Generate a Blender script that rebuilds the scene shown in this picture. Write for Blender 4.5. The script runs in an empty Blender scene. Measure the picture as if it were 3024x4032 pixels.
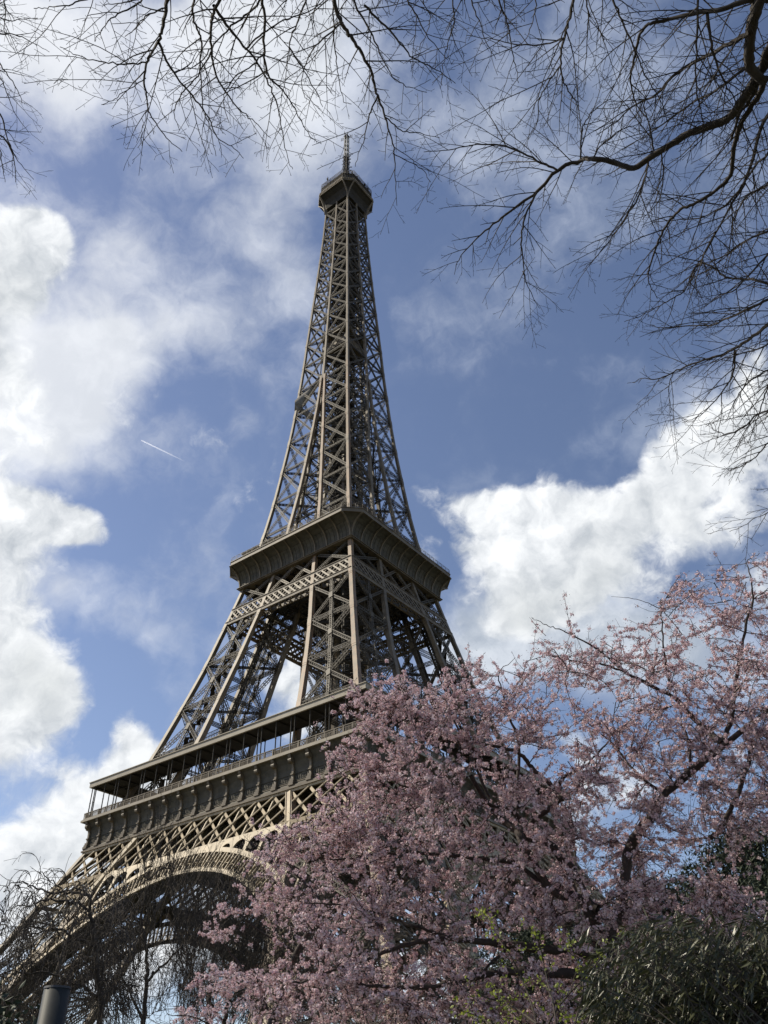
import bpy, math, random
import numpy as np
from math import radians, sin, cos, pi, sqrt, atan2

SC = bpy.context.scene
COL = SC.collection
rng = np.random.default_rng(7)

# ------------------------------------------------------------------ camera
CAM = np.array([111.9916, -132.2955, 3.8378])
YAW, PITCH, ROLL = 0.639622895, 0.652989395, -0.0257246084
FPX = 3309.2995
F_ = np.array([-sin(YAW) * cos(PITCH), cos(YAW) * cos(PITCH), sin(PITCH)])
r0 = np.cross(F_, [0, 0, 1.0]); r0 /= np.linalg.norm(r0)
u0 = np.cross(r0, F_)
R_ = r0 * cos(ROLL) + u0 * sin(ROLL)
U_ = -r0 * sin(ROLL) + u0 * cos(ROLL)
GROUND = 2.2

cd = bpy.data.cameras.new('camera')
cam = bpy.data.objects.new('camera', cd); COL.objects.link(cam)
from mathutils import Matrix, Vector
M = Matrix(((R_[0], U_[0], -F_[0], CAM[0]), (R_[1], U_[1], -F_[1], CAM[1]), (R_[2], U_[2], -F_[2], CAM[2]), (0, 0, 0, 1)))
cam.matrix_world = M
cd.sensor_fit = 'VERTICAL'; cd.sensor_height = 36; cd.sensor_width = 27
cd.lens = FPX / 4032 * 36
cd.clip_start = 0.1; cd.clip_end = 60000
SC.camera = cam
SC.render.resolution_x = 768; SC.render.resolution_y = 1024

SC.view_settings.view_transform = 'Standard'
SC.view_settings.look = 'None'
SC.view_settings.gamma = 1
SC.view_settings.exposure = 0.0

def vdir(x, y):
    """direction of a spot of the photograph (1659 x 2212 grid), unit vector in the world"""
    d = R_ * (x * 1.8228 - 1512) / FPX - U_ * (y * 1.8228 - 2016) / FPX + F_
    return d / np.linalg.norm(d)
def at(x, y, r):
    return CAM + vdir(x, y) * r

# ------------------------------------------------------------------ sun
SUN_EL = radians(43); SUN_AZ = radians(206)      # azimuth measured from +x, counter-clockwise
SD = np.array([cos(SUN_EL) * cos(SUN_AZ), cos(SUN_EL) * sin(SUN_AZ), sin(SUN_EL)])
sl = bpy.data.lights.new('sun', 'SUN'); sl.energy = 5.0; sl.angle = radians(0.55); sl.color = (1.0, 0.91, 0.74)
so = bpy.data.objects.new('sun', sl); COL.objects.link(so)
so.rotation_euler = Vector(SD).to_track_quat('Z', 'Y').to_euler()
so.location = (0, 0, 400)

# ------------------------------------------------------------------ world: sky with clouds
W_ = bpy.data.worlds.new('World'); SC.world = W_; W_.use_nodes = True
nt = W_.node_tree; nt.nodes.clear()
def N(t, **k):
    n = nt.nodes.new(t)
    for a, b in k.items(): setattr(n, a, b)
    return n
def lk(a, b): nt.links.new(a, b)
def mth(op, a, b=None, c=None, clamp=False):
    n = N('ShaderNodeMath', operation=op, use_clamp=clamp)
    for i, v in enumerate((a, b, c)):
        if v is None: continue
        if isinstance(v, (int, float)): n.inputs[i].default_value = v
        else: lk(v, n.inputs[i])
    return n.outputs[0]
def smooth(v, a, b, lo=0.0, hi=1.0):
    n = N('ShaderNodeMapRange', interpolation_type='SMOOTHSTEP')
    lk(v, n.inputs[0]); n.inputs[1].default_value = a; n.inputs[2].default_value = b
    n.inputs[3].default_value = lo; n.inputs[4].default_value = hi
    return n.outputs[0]
def mixc(f, a, b):
    n = N('ShaderNodeMix', data_type='RGBA')
    if isinstance(f, (int, float)): n.inputs[0].default_value = f
    else: lk(f, n.inputs[0])
    for s, v in ((n.inputs[6], a), (n.inputs[7], b)):
        if isinstance(v, tuple): s.default_value = (*v, 1)
        else: lk(v, s)
    return n.outputs[2]
tc = N('ShaderNodeTexCoord')
DIR = tc.outputs['Generated']
sky = N('ShaderNodeTexSky', sky_type='NISHITA')
sky.sun_disc = False; sky.sun_elevation = SUN_EL; sky.sun_rotation = pi / 2 - SUN_AZ
sky.air_density = 0.95; sky.dust_density = 0.35; sky.ozone_density = 2.0
skys = N('ShaderNodeVectorMath', operation='MULTIPLY'); lk(sky.outputs[0], skys.inputs[0])
SKYK = 0.14
skys.inputs[1].default_value = (SKYK * 1.10, SKYK * 0.97, SKYK * 0.95)
# domain warp for wispy outlines
wn = N('ShaderNodeTexNoise'); wn.inputs['Scale'].default_value = 5; wn.inputs['Detail'].default_value = 5
lk(DIR, wn.inputs['Vector'])
wsub = N('ShaderNodeVectorMath', operation='SUBTRACT'); lk(wn.outputs['Color'], wsub.inputs[0]); wsub.inputs[1].default_value = (.5, .5, .5)
wsc = N('ShaderNodeVectorMath', operation='SCALE'); lk(wsub.outputs[0], wsc.inputs[0]); wsc.inputs['Scale'].default_value = 0.16
wadd = N('ShaderNodeVectorMath', operation='ADD'); lk(DIR, wadd.inputs[0]); lk(wsc.outputs[0], wadd.inputs[1])
WD = wadd.outputs[0]
VS = FPX / 1.8228   # grid units per radian-ish
def blob(x, y, rx, ry, ang=0.0):
    c = vdir(x, y)
    # local frame around the direction: right / up as seen on the dome
    e1 = np.cross(c, [0, 0, 1.0]); e1 /= np.linalg.norm(e1); e2 = np.cross(e1, c)
    a = radians(ang)
    X = e1 * cos(a) + e2 * sin(a); Y = -e1 * sin(a) + e2 * cos(a)
    k = 1.0 / sqrt(1 + ((x - 829) ** 2 + (y - 1106) ** 2) / VS ** 2)
    R = Matrix((X, Y, -c)).transposed()
    m = N('ShaderNodeMapping', vector_type='TEXTURE')
    m.inputs['Location'].default_value = c
    m.inputs['Rotation'].default_value = R.to_euler()
    m.inputs['Scale'].default_value = (rx / VS * k, ry / VS * k, 3.0)
    lk(WD, m.inputs['Vector'])
    g = N('ShaderNodeTexGradient', gradient_type='SPHERICAL'); lk(m.outputs[0], g.inputs[0])
    return g.outputs['Fac']
def blobsum(lst):
    acc = None
    for b in lst:
        x, y, rx, ry, w = b[:5]; ang = b[5] if len(b) > 5 else 0
        v = blob(x, y, rx, ry, ang)
        if acc is None: acc = mth('MULTIPLY', v, w)
        else: acc = mth('MULTIPLY_ADD', v, w, acc)
    return acc
CUM = [(-20, 500, 160, 160, 1.6), (40, 440, 80, 60, .8), (-10, 620, 110, 90, 1.0),
       (20, 740, 200, 120, .95), (-60, 860, 260, 220, 1.0),
       (90, 1110, 150, 110, 1.5), (165, 1150, 90, 90, .8), (30, 1230, 210, 160, 1.3), (-40, 1090, 160, 150, 1.2),
       (60, 1450, 140, 130, 1.4), (-30, 1560, 200, 180, 1.3), (-40, 1360, 170, 130, .9), (100, 1560, 110, 90, .5),
       (270, 1650, 130, 110, 1.3, 20), (150, 1760, 180, 130, 1.2), (20, 1850, 240, 190, 1.3), (380, 1700, 160, 100, 1.0),
       (1000, 1060, 120, 90, 1.2), (1120, 1090, 170, 130, 1.4), (1180, 1220, 220, 180, 1.5), (1110, 1330, 230, 140, .8), (1300, 1280, 240, 130, .8),
       (1390, 1060, 210, 130, 1.3, 20), (1560, 960, 200, 150, 1.5), (1480, 1130, 200, 110, .8), (1700, 1100, 240, 260, .7),
       (1640, 1310, 180, 120, .95), (640, 1470, 130, 160, 1.1), (760, 1650, 300, 200, .8), (1300, 1750, 500, 330, .55),
       (500, 2050, 700, 260, 1.1), (1400, 2200, 700, 260, .9)]
VEIL = [(60, 760, 330, 200, 2.2), (250, 700, 280, 130, 1.6), (60, 930, 240, 160, 2.0), (150, 1330, 260, 130, 1.2), (1110, 1340, 280, 170, 1.9), (1450, 1420, 330, 160, 1.9), (1180, 1420, 360, 120, 1.6), (1000, 1290, 140, 130, 1.0), (1500, 1190, 330, 90, 1.0), (1380, 960, 160, 90, .7), (960, 1010, 110, 60, .6), (540, 720, 250, 150, 1.1, -15), (560, 500, 150, 160, .85, -60), (240, 480, 260, 130, 1.0), (330, 620, 300, 130, .7), (620, 600, 140, 130, .7), (150, 250, 330, 420, .8, 0), (210, 830, 290, 170, 1.2), (60, 50, 240, 160, 2.4), (440, 40, 150, 90, 1.5), (760, 60, 160, 110, 1.0), (700, 190, 160, 110, .8),
        (450, 60, 330, 190, 1.6), (700, 90, 260, 220, 1.2), (480, 280, 360, 220, .85), (750, 330, 260, 200, .5), (1060, 260, 260, 240, .65), (1350, 180, 480, 330, 1.0), (1560, 450, 330, 300, .85),
        (1200, 560, 300, 120, .75), (900, 690, 120, 60, .35), (1290, 780, 300, 90, .15), (320, 1410, 150, 50, .5), (480, 1370, 200, 90, .3), (310, 1230, 90, 50, .35), (1230, 970, 120, 50, .45, 20), (920, 1200, 60, 60, .4),
        (970, 1440, 200, 110, .6), (430, 1560, 200, 120, .45), (640, 1350, 300, 200, .3), (1600, 700, 300, 200, .4), (1450, 880, 200, 100, .2),
        (370, 970, 100, 60, .15), (550, 950, 60, 40, .3)]
cumC = blobsum(CUM); veilC = blobsum(VEIL)
def fbm(vec, scale, detail, rough, off=None, sc=None):
    n = N('ShaderNodeTexNoise'); n.inputs['Scale'].default_value = scale; n.inputs['Detail'].default_value = detail; n.inputs['Roughness'].default_value = rough
    if off is not None:
        a = N('ShaderNodeVectorMath', operation='ADD'); lk(vec, a.inputs[0]); a.inputs[1].default_value = off; vec = a.outputs[0]
    lk(vec, n.inputs['Vector']); return n.outputs[0]
w2 = N('ShaderNodeTexNoise'); w2.inputs['Scale'].default_value = 22; w2.inputs['Detail'].default_value = 5; lk(DIR, w2.inputs['Vector'])
w2s = N('ShaderNodeVectorMath', operation='SUBTRACT'); lk(w2.outputs['Color'], w2s.inputs[0]); w2s.inputs[1].default_value = (.5, .5, .5)
w2m = N('ShaderNodeVectorMath', operation='SCALE'); lk(w2s.outputs[0], w2m.inputs[0]); w2m.inputs['Scale'].default_value = 0.045
w2a = N('ShaderNodeVectorMath', operation='ADD'); lk(DIR, w2a.inputs[0]); lk(w2m.outputs[0], w2a.inputs[1]); FD = w2a.outputs[0]
n1 = fbm(FD, 8.5, 12, .60)
n1s = fbm(FD, 8.5, 8, .56, tuple(SD * 0.020))
n2 = fbm(FD, 7.0, 12, .60, (3.1, 7.7, 1.3))
n4 = fbm(FD, 15.0, 8, .6, (5.5, 1.7, 8.3))
n3 = fbm(DIR, 3.0, 4, .5, (9.1, 2.7, 5.3))
dens = mth('ADD', cumC, mth('MULTIPLY', mth('SUBTRACT', n1, 0.5), 2.9))
calpha = smooth(dens, 0.34, 0.98)
thick = smooth(dens, 0.55, 2.0)
valpha = mth('MULTIPLY', smooth(mth('ADD', veilC, mth('MULTIPLY', mth('SUBTRACT', n2, 0.5), 4.2)), 0.0, 1.9), 0.86)
base_veil = mth('MULTIPLY', smooth(n2, .45, .75), 0.10)
shade = mth('MULTIPLY_ADD', mth('SUBTRACT', n1, n1s), 3.4, 0.62, clamp=True)
cumdark = mixc(n3, (0.34, 0.39, 0.46), (0.50, 0.55, 0.60))
cumcol = mixc(shade, cumdark, (1.06, 1.08, 1.10))
cumcol2 = mixc(mth('MULTIPLY', thick, smooth(n3, .36, .58)), cumcol, mixc(shade, (0.45, 0.49, 0.53), (0.80, 0.83, 0.84)))
# glow of the veiled sun
dotn = N('ShaderNodeVectorMath', operation='DOT_PRODUCT'); lk(DIR, dotn.inputs[0]); dotn.inputs[1].default_value = tuple(SD)
glow = smooth(dotn.outputs['Value'], 0.35, 1.0)
veilbase = mixc(smooth(n4, .35, .68), (0.37, 0.44, 0.58), (0.66, 0.73, 0.87))
veilbase = mixc(mth('MULTIPLY', smooth(veilC, .9, 2.3), .75), veilbase, mixc(smooth(n4, .35, .65), (0.50, 0.555, 0.61), (0.86, 0.90, 0.93)))
veilcol = mixc(mth('MULTIPLY', glow, .8), veilbase, (1.05, 1.06, 1.08))
c1 = mixc(mth('MAXIMUM', valpha, base_veil), skys.outputs[0], veilcol)
c2 = mixc(calpha, c1, cumcol2)
bg = N('ShaderNodeBackground'); lk(c2, bg.inputs[0]); bg.inputs[1].default_value = 1.0
ow = N('ShaderNodeOutputWorld'); lk(bg.outputs[0], ow.inputs[0])

# ------------------------------------------------------------------ materials
def mat(name, col, rough=.7, col2=None, scale=1.0, metallic=0, islands=False, detail=6, spec=None, rust=False, transl=0, bump=0):
    m = bpy.data.materials.new(name); m.use_nodes = True
    t = m.node_tree; b = t.nodes['Principled BSDF']
    b.inputs['Roughness'].default_value = rough; b.inputs['Metallic'].default_value = metallic
    if spec is not None: b.inputs['Specular IOR Level'].default_value = spec
    src = None
    if col2 is not None:
        mx = t.nodes.new('ShaderNodeMix'); mx.data_type = 'RGBA'
        mx.inputs[6].default_value = (*col, 1); mx.inputs[7].default_value = (*col2, 1)
        if islands:
            g = t.nodes.new('ShaderNodeNewGeometry'); t.links.new(g.outputs['Random Per Island'], mx.inputs[0])
        else:
            g = t.nodes.new('ShaderNodeTexCoord'); n = t.nodes.new('ShaderNodeTexNoise'); n.inputs['Scale'].default_value = scale
            n.inputs['Detail'].default_value = detail; n.inputs['Roughness'].default_value = .65
            t.links.new(g.outputs['Object'], n.inputs['Vector'])
            r = t.nodes.new('ShaderNodeMapRange'); r.inputs[1].default_value = .35; r.inputs[2].default_value = .65
            t.links.new(n.outputs[0], r.inputs[0]); t.links.new(r.outputs[0], mx.inputs[0])
        src = mx.outputs[2]
        if rust:
            oi = t.nodes.new('ShaderNodeObjectInfo'); sp = t.nodes.new('ShaderNodeSeparateColor'); t.links.new(oi.outputs['Color'], sp.inputs[0])
            mp = t.nodes.new('ShaderNodeMapping'); mp.inputs['Scale'].default_value = (3.0, 3.0, .25); t.links.new(g.outputs['Object'], mp.inputs[0])
            n2_ = t.nodes.new('ShaderNodeTexNoise'); n2_.inputs['Scale'].default_value = .8; n2_.inputs['Detail'].default_value = 8; n2_.inputs['Roughness'].default_value = .7
            t.links.new(mp.outputs[0], n2_.inputs['Vector'])
            r2 = t.nodes.new('ShaderNodeMapRange'); r2.inputs[1].default_value = .42; r2.inputs[2].default_value = .66
            t.links.new(n2_.outputs[0], r2.inputs[0])
            inv = t.nodes.new('ShaderNodeMath'); inv.operation = 'SUBTRACT'; inv.inputs[0].default_value = 1; t.links.new(sp.outputs[2], inv.inputs[1])
            mu = t.nodes.new('ShaderNodeMath'); mu.operation = 'MULTIPLY'; t.links.new(r2.outputs[0], mu.inputs[0]); t.links.new(inv.outputs[0], mu.inputs[1])
            m2 = t.nodes.new('ShaderNodeMix'); m2.data_type = 'RGBA'; t.links.new(mu.outputs[0], m2.inputs[0]); t.links.new(src, m2.inputs[6]); m2.inputs[7].default_value = (.33, .165, .075, 1)
            src = m2.outputs[2]
        t.links.new(src, b.inputs['Base Color'])
    else:
        b.inputs['Base Color'].default_value = (*col, 1)
    if bump:
        g = t.nodes.new('ShaderNodeTexCoord'); n = t.nodes.new('ShaderNodeTexNoise'); n.inputs['Scale'].default_value = scale * 2; n.inputs['Detail'].default_value = 6
        t.links.new(g.outputs['Object'], n.inputs['Vector'])
        bp = t.nodes.new('ShaderNodeBump'); bp.inputs['Strength'].default_value = bump; t.links.new(n.outputs[0], bp.inputs['Height']); t.links.new(bp.outputs[0], b.inputs['Normal'])
    if transl:
        out = t.nodes['Material Output']; tr = t.nodes.new('ShaderNodeBsdfTranslucent')
        if src is not None: t.links.new(src, tr.inputs[0])
        else: tr.inputs[0].default_value = (*col, 1)
        ms = t.nodes.new('ShaderNodeMixShader'); ms.inputs[0].default_value = transl
        t.links.new(b.outputs[0], ms.inputs[1]); t.links.new(tr.outputs[0], ms.inputs[2]); t.links.new(ms.outputs[0], out.inputs[0])
    return m
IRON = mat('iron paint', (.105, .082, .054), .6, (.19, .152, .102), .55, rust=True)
BRACE = mat('lattice paint with shade', (.056, .046, .032), .65, (.100, .083, .058), .5)  # iron colour darkened so the bracing looks shaded behind the chords
IRON2 = mat('dark iron paint with shade', (.024, .020, .015), .8, (.042, .036, .027), .5)  # interior shade put into the iron colour; dark columns and seams share it
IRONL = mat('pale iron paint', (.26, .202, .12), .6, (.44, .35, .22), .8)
FRIEZE = mat('frieze paint with shade', (.048, .043, .031), .75, (.095, .084, .06), .8, bump=.2)  # wall colour carries the shadow under the overhanging platform edge
DECK = mat('deck underside', (.022, .02, .017), .85, (.04, .035, .028), .6)  # near-black colour stands for the shade beneath decks and gallery roof
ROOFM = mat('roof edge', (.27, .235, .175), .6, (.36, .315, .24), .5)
MASTM = mat('mast white', (.42, .42, .41), .5, (.5, .5, .49), .6)
GLASSY = mat('dark glass', (.05, .06, .065), .15, (.07, .08, .09), .4)
NETM = mat('grey net cloth', (.22, .21, .19), .95, (.33, .31, .28), 1.5, transl=.3)
STONE = mat('foot masonry', (.33, .29, .23), .85, (.42, .38, .31), .4, bump=.3)
BARK = mat('dark bark', (.030, .025, .022), .9, (.06, .05, .043), 9, bump=.5)
BARKL = mat('pale twig bark', (.055, .046, .038), .85, (.10, .085, .07), 5)
CHBARK = mat('cherry bark', (.030, .022, .019), .8, (.060, .045, .038), 7, bump=.5)
BRBARK = mat('brown bark', (.036, .028, .021), .9, (.070, .055, .042), 4)
PETAL = mat('cherry petals', (.66, .44, .475), .75, (.96, .85, .865), islands=True, transl=.18, spec=.2)
CALYX = mat('red calyx', (.055, .020, .018), .7, (.15, .055, .05), islands=True)
LEAFD = mat('long glossy leaf', (.026, .031, .013), .40, (.078, .080, .034), islands=True, transl=.12)
LEAFY = mat('young leaf', (.20, .27, .03), .5, (.34, .38, .07), islands=True, transl=.45)
PINE = mat('dark evergreen needles', (.012, .022, .010), .7, (.035, .05, .02), islands=True)
POSTM = mat('grey galvanised metal', (.020, .023, .025), .55, (.035, .039, .041), 9, bump=.15, spec=.2)
CAPM = mat('dark cap', (.03, .03, .032), .5, (.045, .045, .045), 8)
GRASS = mat('park ground', (.04, .05, .02), .95, (.09, .078, .05), .08)
def trailmat():
    m = bpy.data.materials.new('vapour'); m.use_nodes = True; t = m.node_tree
    b = t.nodes['Principled BSDF']; b.inputs['Base Color'].default_value = (.9, .9, .9, 1); b.inputs['Roughness'].default_value = 1
    g = t.nodes.new('ShaderNodeTexCoord'); s = t.nodes.new('ShaderNodeSeparateXYZ'); t.links.new(g.outputs['Generated'], s.inputs[0])
    r = t.nodes.new('ShaderNodeMapRange'); r.inputs[1].default_value = 0.0; r.inputs[2].default_value = 1.0; r.inputs[3].default_value = 1; r.inputs[4].default_value = 0.0
    t.links.new(s.outputs[0], r.inputs[0]); m['trail'] = 1
    mu = t.nodes.new('ShaderNodeMath'); mu.operation = 'MULTIPLY'; mu.inputs[1].default_value = .30; t.links.new(r.outputs[0], mu.inputs[0])
    t.links.new(mu.outputs[0], b.inputs['Alpha'])
    b.inputs['Subsurface Weight'].default_value = 0; tr = t.nodes.new('ShaderNodeBsdfTranslucent'); tr.inputs[0].default_value = (1, 1, 1, 1); tp = t.nodes.new('ShaderNodeBsdfTransparent'); df = t.nodes.new('ShaderNodeBsdfDiffuse'); df.inputs[0].default_value = (1, 1, 1, 1)
    ad = t.nodes.new('ShaderNodeAddShader'); t.links.new(tr.outputs[0], ad.inputs[0]); t.links.new(df.outputs[0], ad.inputs[1])
    mx = t.nodes.new('ShaderNodeMixShader'); t.links.new(mu.outputs[0], mx.inputs[0]); t.links.new(tp.outputs[0], mx.inputs[1]); t.links.new(ad.outputs[0], mx.inputs[2]); t.links.new(mx.outputs[0], t.nodes['Material Output'].inputs[0]); return m
TRAIL = trailmat()

# ------------------------------------------------------------------ mesh builder
def nz(v):
    v = np.asarray(v, float); l = np.linalg.norm(v, axis=-1, keepdims=True); return v / np.maximum(l, 1e-12)
class MB:
    def __init__(s): s.V = []; s.Q = []; s.T = []; s.n = 0; s.B = []
    def raw(s, v, q=None, t=None):
        v = np.asarray(v, float).reshape(-1, 3)
        if q is not None and len(q): s.Q.append(np.asarray(q, np.int64).reshape(-1, 4) + s.n)
        if t is not None and len(t): s.T.append(np.asarray(t, np.int64).reshape(-1, 3) + s.n)
        s.V.append(v); s.n += len(v)
    def bars(s, p0, p1, up, a, b):
        """boxes between p0 and p1; up = the depth direction; a = width across, b = depth"""
        p0 = np.asarray(p0, float).reshape(-1, 3); p1 = np.asarray(p1, float).reshape(-1, 3); n = len(p0)
        up = np.broadcast_to(np.asarray(up, float), (n, 3)); a = np.broadcast_to(a, (n,)); b = np.broadcast_to(b, (n,))
        ax = nz(p1 - p0); u = nz(np.cross(ax, up)); v = np.cross(u, ax)
        U = u * (a / 2)[:, None]; V = v * (b / 2)[:, None]
        vs = np.stack([p0 - U - V, p0 + U - V, p0 + U + V, p0 - U + V, p1 - U - V, p1 + U - V, p1 + U + V, p1 - U + V], 1).reshape(-1, 3)
        f = np.array([[0, 3, 2, 1], [4, 5, 6, 7], [0, 1, 5, 4], [1, 2, 6, 5], [2, 3, 7, 6], [3, 0, 4, 7]])
        q = (f[None] + (np.arange(n) * 8)[:, None, None]).reshape(-1, 4)
        s.raw(vs, q)
    def bar(s, p0, p1, up, a, b): s.bars([p0], [p1], up, a, b)
    def box(s, x0, y0, z0, x1, y1, z1):
        v = [(x0, y0, z0), (x1, y0, z0), (x1, y1, z0), (x0, y1, z0), (x0, y0, z1), (x1, y0, z1), (x1, y1, z1), (x0, y1, z1)]
        s.raw(v, [[0, 3, 2, 1], [4, 5, 6, 7], [0, 1, 5, 4], [1, 2, 6, 5], [2, 3, 7, 6], [3, 0, 4, 7]])
    def loft(s, rings, cap=True):
        """rings: list of k-gons (closed)"""
        r = np.asarray(rings, float); m, k = r.shape[:2]
        i = np.arange(m - 1)[:, None]; j = np.arange(k)[None]; jn = (j + 1) % k
        q = np.stack([i * k + j, i * k + jn, (i + 1) * k + jn, (i + 1) * k + j], -1).reshape(-1, 4)
        t = []
        if cap:
            if k == 4: q = np.vstack([q, [[3, 2, 1, 0]], [[(m - 1) * k + a for a in range(4)]]])
            else:
                for a in range(1, k - 1): t += [[0, a + 1, a], [(m - 1) * k, (m - 1) * k + a, (m - 1) * k + a + 1]]
        s.raw(r.reshape(-1, 3), q, t)
    def tube(s, P, Rr, k=5):
        P = np.asarray(P, float); m = len(P)
        if m < 2: return
        T = np.empty_like(P); T[1:-1] = P[2:] - P[:-2]; T[0] = P[1] - P[0]; T[-1] = P[-1] - P[-2]; T = nz(T)
        ref = np.array([.31, .52, .79]) if abs(T[0] @ np.array([.31, .52, .79])) < .93 else np.array([1., 0, 0])
        u = nz(np.cross(T, ref)); v = np.cross(T, u)
        a = np.arange(k) * 2 * pi / k
        Rr = np.broadcast_to(Rr, (m,))
        r = P[:, None] + (u[:, None] * np.cos(a)[None, :, None] + v[:, None] * np.sin(a)[None, :, None]) * Rr[:, None, None]
        i = np.arange(m - 1)[:, None]; j = np.arange(k)[None]; jn = (j + 1) % k
        q = np.stack([i * k + j, i * k + jn, (i + 1) * k + jn, (i + 1) * k + j], -1).reshape(-1, 4)
        s.raw(r.reshape(-1, 3), q)
    def cyl(s, p0, p1, r0, r1=None, k=10):
        r1 = r0 if r1 is None else r1; ax = nz(np.subtract(p1, p0)); u = nz(np.cross(ax, (.3, .5, .8))); v = np.cross(ax, u)
        a = np.arange(k) * 2 * pi / k; c = np.cos(a)[:, None] * u + np.sin(a)[:, None] * v
        s.loft([np.asarray(p0) + c * r0, np.asarray(p1) + c * r1])
    def lat(s, p0, p1, up, w, d, fl=.11, lc=.07, pitch=None, sides=True):
        """box lattice girder: four angle flanges with zigzag lacing on its faces"""
        p0 = np.asarray(p0, float); p1 = np.asarray(p1, float); L = np.linalg.norm(p1 - p0)
        ax = (p1 - p0) / L; u = nz(np.cross(ax, up)); v = np.cross(u, ax)
        for a in (-1, 1):
            for b in (-1, 1):
                o = u * a * (w - fl) / 2 + v * b * (d - fl) / 2
                s.bar(p0 + o, p1 + o, v, fl, fl)
        pitch = pitch or w * .95
        n = max(2, int(round(L / pitch))); t = np.linspace(0, L, n + 1)
        sg = np.where(np.arange(n + 1) % 2 == 0, 1, -1)
        for b in (-1, 1):
            pts = p0 + ax * t[:, None] + u * (sg * (w - fl) / 2)[:, None] + v * b * (d - fl * .5) / 2
            s.bars(pts[:-1], pts[1:], v, lc, .03)
            pts2 = p0 + ax * t[:, None] - u * (sg * (w - fl) / 2)[:, None] + v * b * (d - fl * .5) / 2
            s.bars(pts2[:-1], pts2[1:], v, lc * .8, .02)
        if sides:
            for a in (-1, 1):
                pts = p0 + ax * t[:, None] + v * (sg * (d - fl) / 2)[:, None] + u * a * (w - fl * .5) / 2
                s.bars(pts[:-1], pts[1:], u, lc, .03)
    def mesh(s, name, m, smooth=False):
        V = np.concatenate(s.V) if s.V else np.zeros((0, 3))
        Q = np.concatenate(s.Q) if s.Q else np.zeros((0, 4), np.int64)
        T = np.concatenate(s.T) if s.T else np.zeros((0, 3), np.int64)
        me = bpy.data.meshes.new(name)
        me.vertices.add(len(V)); me.vertices.foreach_set('co', V.astype(np.float32).ravel())
        nl = len(Q) * 4 + len(T) * 3
        me.loops.add(nl); me.loops.foreach_set('vertex_index', np.concatenate([Q.ravel(), T.ravel()]).astype(np.int32))
        me.polygons.add(len(Q) + len(T))
        st = np.concatenate([np.arange(len(Q)) * 4, len(Q) * 4 + np.arange(len(T)) * 3]).astype(np.int32)
        me.polygons.foreach_set('loop_start', st)
        me.polygons.foreach_set('use_smooth', np.full(len(Q) + len(T), bool(smooth)))
        me.materials.append(m); me.update(calc_edges=True); me.validate()
        return me
def link(name, me, parent=None, loc=None, rz=0):
    o = bpy.data.objects.new(name, me); COL.objects.link(o)
    if parent is not None: o.parent = parent
    if loc is not None: o.location = loc
    if rz: o.rotation_euler = (0, 0, rz)
    return o
def tag(o, label, cat, group=None, kind=None):
    if label: o['label'] = label
    if cat: o['category'] = cat
    if group: o['group'] = group
    if kind: o['kind'] = kind
    return o
def empty(name, loc=(0, 0, 0)):
    o = bpy.data.objects.new(name, None); COL.objects.link(o); o.location = loc; return o

# ------------------------------------------------------------------ ground
g = MB(); S = 3000
g.raw([(-S, -S, GROUND), (S, -S, GROUND), (S, S, GROUND), (-S, S, GROUND)], [[0, 1, 2, 3]])
go = link('ground', g.mesh('ground', GRASS)); go['kind'] = 'structure'

# ================================================================== THE TOWER
WT = np.array([[0, 62.5], [35.6, 41.9], [44.2, 37.7], [50.1, 34.7], [57.6, 31.6], [68.8, 27.72], [81.2, 24.08], [90.8, 21.45], [97.1, 20.03], [103.1, 18.6], [111.2, 16.84], [115.7, 15.95], [127, 14.1], [137.6, 12.72], [148.3, 11.63], [158.6, 10.65], [169.1, 9.84], [179, 9.23], [189.1, 8.65], [198.8, 8.24], [207.9, 7.77], [224, 6.95], [240, 6.21], [253.6, 5.62], [268.4, 5.17], [276, 5.0]])
IT = np.array([[0, 37.6], [43.7, 21.8], [50.5, 18.2], [57.6, 15.9], [69, 13.0], [80.5, 11.2], [91, 9.3], [101, 7.4], [109, 6.1], [115.7, 5.3], [127, 4.3], [138, 3.15], [148.3, 2.3], [159, 1.5], [169, .75], [179, .32]])
def Wd(h): return float(np.interp(h, WT[:, 0], WT[:, 1]))
def Id(h): return float(np.interp(h, IT[:, 0], IT[:, 1]))
def CS(h): return float(np.interp(h, [0, 57, 115, 180, 268], [1.5, 1.08, .86, .66, .56]))
tower = empty('lattice_tower')
tag(tower, 'tall brown iron lattice tower on four arched legs with three platforms and a mast', 'tower')

LV = [4.0, 15, 26.5, 38.5, 50.6]
LM = [57.2, 69.4, 80.3, 91.0, 101.3, 105.4, 111.4]
LU = [111.4, 116.2, 126.8, 137.6, 148.3, 158.6, 169.1, 179.0]
LS = [179.0, 189.1, 198.8, 207.9, 216.3, 224.3, 232.3, 240, 247, 253.6, 260.3, 268.4]

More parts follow.
